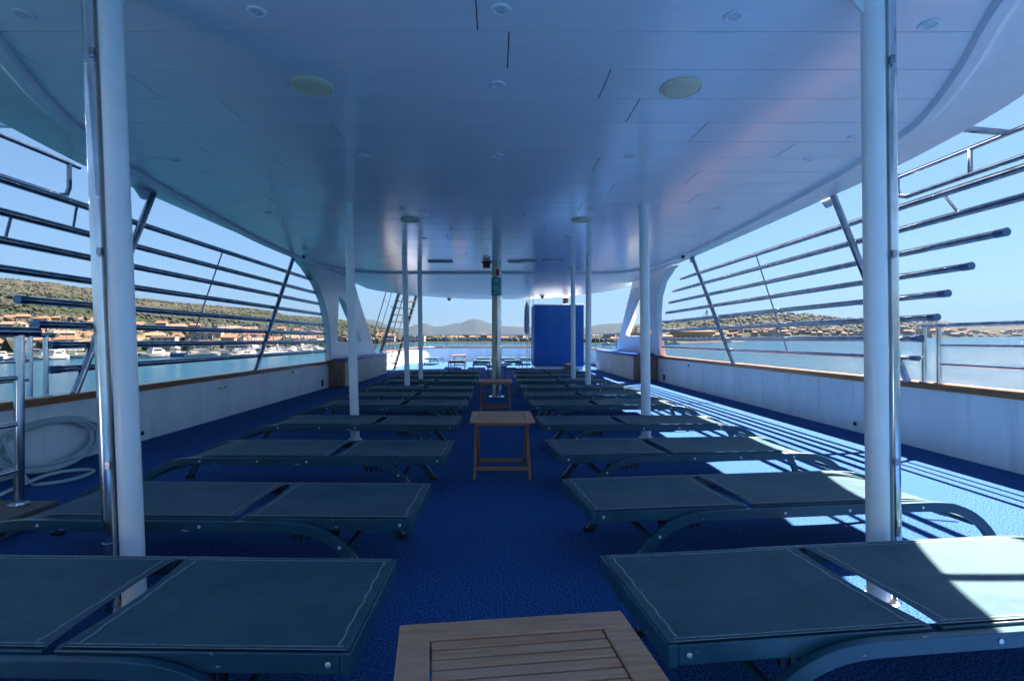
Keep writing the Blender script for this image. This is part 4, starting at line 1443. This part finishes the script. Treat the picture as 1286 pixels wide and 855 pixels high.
yp, mp_ = yacht(), motorboat()
fy = fm = True
rb = random.Random(17)
for i in range(64):
    px_ = rb.choice([rb.uniform(-20, 90), rb.uniform(90, 300), rb.uniform(300, 404), rb.uniform(300, 404), rb.uniform(330, 404)])
    S, Rg, zr = land_col(px_)
    Y = S * rb.uniform(.90, .965) - 3
    X = (px_ - CX) / F * Y
    sail = rb.random() < (.75 if px_ > 240 else .42)
    if sail:
        o = yp if fy else copy_tree(yp)
        fy = False
        tag(o, 'white sailing yacht with bare mast moored along the port shore quay', None, 'yachts moored along the port shore')
    else:
        o = mp_ if fm else copy_tree(mp_)
        fm = False
        tag(o, 'small white motor boat moored along the port shore quay', None, 'motor boats moored along the port shore')
    o.location = (X, Y, sea_z(Y) + .05)
    o.rotation_euler = (0, 0, rb.choice([R(80), R(-100), R(60), R(20), R(200)]) + R(rb.uniform(-15, 15)))
    s = rb.uniform(.75, 1.1)
    o.scale = (s, s, s)
# blue fishing boat and big white motor yacht
Y = 196
bf_ = thing('fishing_boat', 'blue hulled fishing boat with white wheelhouse off the port quay', 'fishing boat', (colx(226, Y), Y, sea_z(Y)), R(-8))
hull_mesh(9.5, 3.4, 1.5, 'hullblue', bf_)
MB().box(-3.2, -.6, -1.1, 1.1, 1.5, 3.6).build('wheelhouse', 'hullwhite', bf_, smooth=0, bevel=.08)
MB().box(-2.9, -.5, -1.12, 1.12, 2.5, 3.1).build('window', 'glass_dark', bf_, smooth=0)
MB().tube([(.8, 0, 1.4), (.8, 0, 6)], .08, 8).build('mast', 'steel', bf_)
MB().box(-4.5, 4.2, -1.45, 1.45, 1.5, 1.62).build('rub_rail', 'hullwhite', bf_, smooth=0)
Y = 214
wy = thing('motor_yacht', 'big white motor yacht with long superstructure off port shore', 'motor yacht', (colx(309, Y), Y, sea_z(Y)), R(-4))
hull_mesh(21, 5.2, 2.1, 'hullwhite', wy)
MB().plate([[(-8.5, 0), (6, 0), (3.5, 1.9), (-8, 2.0)]], lambda a, b_: (a, -2, 2.3 + b_), lambda a, b_: (a, 2, 2.3 + b_)).build('deckhouse', 'hullwhite', wy, smooth=0)
MB().box(-7.5, 3.6, -2.03, 2.03, 3.0, 3.8).build('window', 'glass_dark', wy, smooth=0)
MB().box(-6, 1, -1.7, 1.7, 5.4, 5.6).build('sun_roof', 'hullwhite', wy, smooth=0)
for sx in (-5.5, .5):
    MB().tube([(sx, 0, 4.2), (sx, 0, 5.4)], .15, 8).build('roof_post', 'hullwhite', wy)
# stern and starboard shores
for px_, Y, lab in ((455, 360, 'white motor boat seen left of the ladder'), (762, 430, 'white motor boat off starboard quay, seen over the locker'), (775, 440, 'white motor boat seen beside the rear leg of starboard arch'),
                    (848, 470, 'white motor boat just forward of the starboard arch edge'), (915, 600, 'small white motor boat near the starboard quay'), (838, 452, 'white motor boat tight against the starboard arch edge')):
    o = copy_tree(mp_)
    o.location = ((px_ - CX) / F * Y, Y, sea_z(Y))
    o.rotation_euler = (0, 0, R(rb.uniform(-25, 25)))
    tag(o, lab, None, 'motor boats off the stern and starboard')
Y = 700
bu = thing('buoy', 'small dark buoy afloat beyond the starboard pipes', 'buoy', (colx(1054, Y), Y, sea_z(Y)))
MB().tube([(0, 0, -.5), (0, 0, .3), (0, 0, 1.6)], 1.5, 12, radii=[1.2, 1.5, .5]).build('float', 'crane', bu)
MB().tube([(0, 0, 1.6), (0, 0, 4.2)], .35, 8, radii=[.35, .2]).build('topmark', 'crane', bu)

# ------------------------------------------------------------------ scrub and trees, one mass
def blobs(name, lab, count, sampler, seed):
    rr = random.Random(seed)
    bm0 = bmesh.new()
    bmesh.ops.create_icosphere(bm0, subdivisions=1, radius=1)
    bv = [v.co.copy() for v in bm0.verts]
    bfc = [[v.index for v in f.verts] for f in bm0.faces]
    bm0.free()
    m = MB()
    for _ in range(count):
        px_, f, sz, tall = sampler(rr)
        S, Rg, zr = land_col(px_)
        Y = S + f * (Rg - S)
        X = (px_ - CX) / F * Y
        z = land_z(X, Y)
        rot = rr.uniform(0, 6.28)
        c, s_ = math.cos(rot), math.sin(rot)
        vs = []
        for v in bv:
            k = sz * rr.uniform(.7, 1.25)
            vs.append((X + (v.x * c - v.y * s_) * k, Y + (v.x * s_ + v.y * c) * k, z + v.z * k * tall + sz * tall * .5))
        m.add(vs, bfc)
    o = m.build(name, 'bush', smooth=0, recalc=False)
    return tag(o, kind='stuff')


def scrub(q):
    f = .25 + .72 * q.random() ** 1.25
    return (q.uniform(-120, 525), f, q.uniform(.9, 2.6) * (1.25 - .55 * f), .7)


blobs('hillside_scrub', '', 6500, scrub, 31)
blobs('town_trees', '', 800, lambda q: (q.uniform(-60, 470), q.uniform(.015, .25), q.uniform(1.6, 3.4), q.uniform(.9, 1.7)), 32)
blobs('shore_woods', '', 700, lambda q: (q.uniform(470, 830), q.uniform(.01, .35), q.uniform(2.2, 5), .9), 33)
blobs('far_hill_woods', '', 2600, lambda q: (q.uniform(800, 1180), q.uniform(.2, 1.0), q.uniform(3, 7), .8), 34)
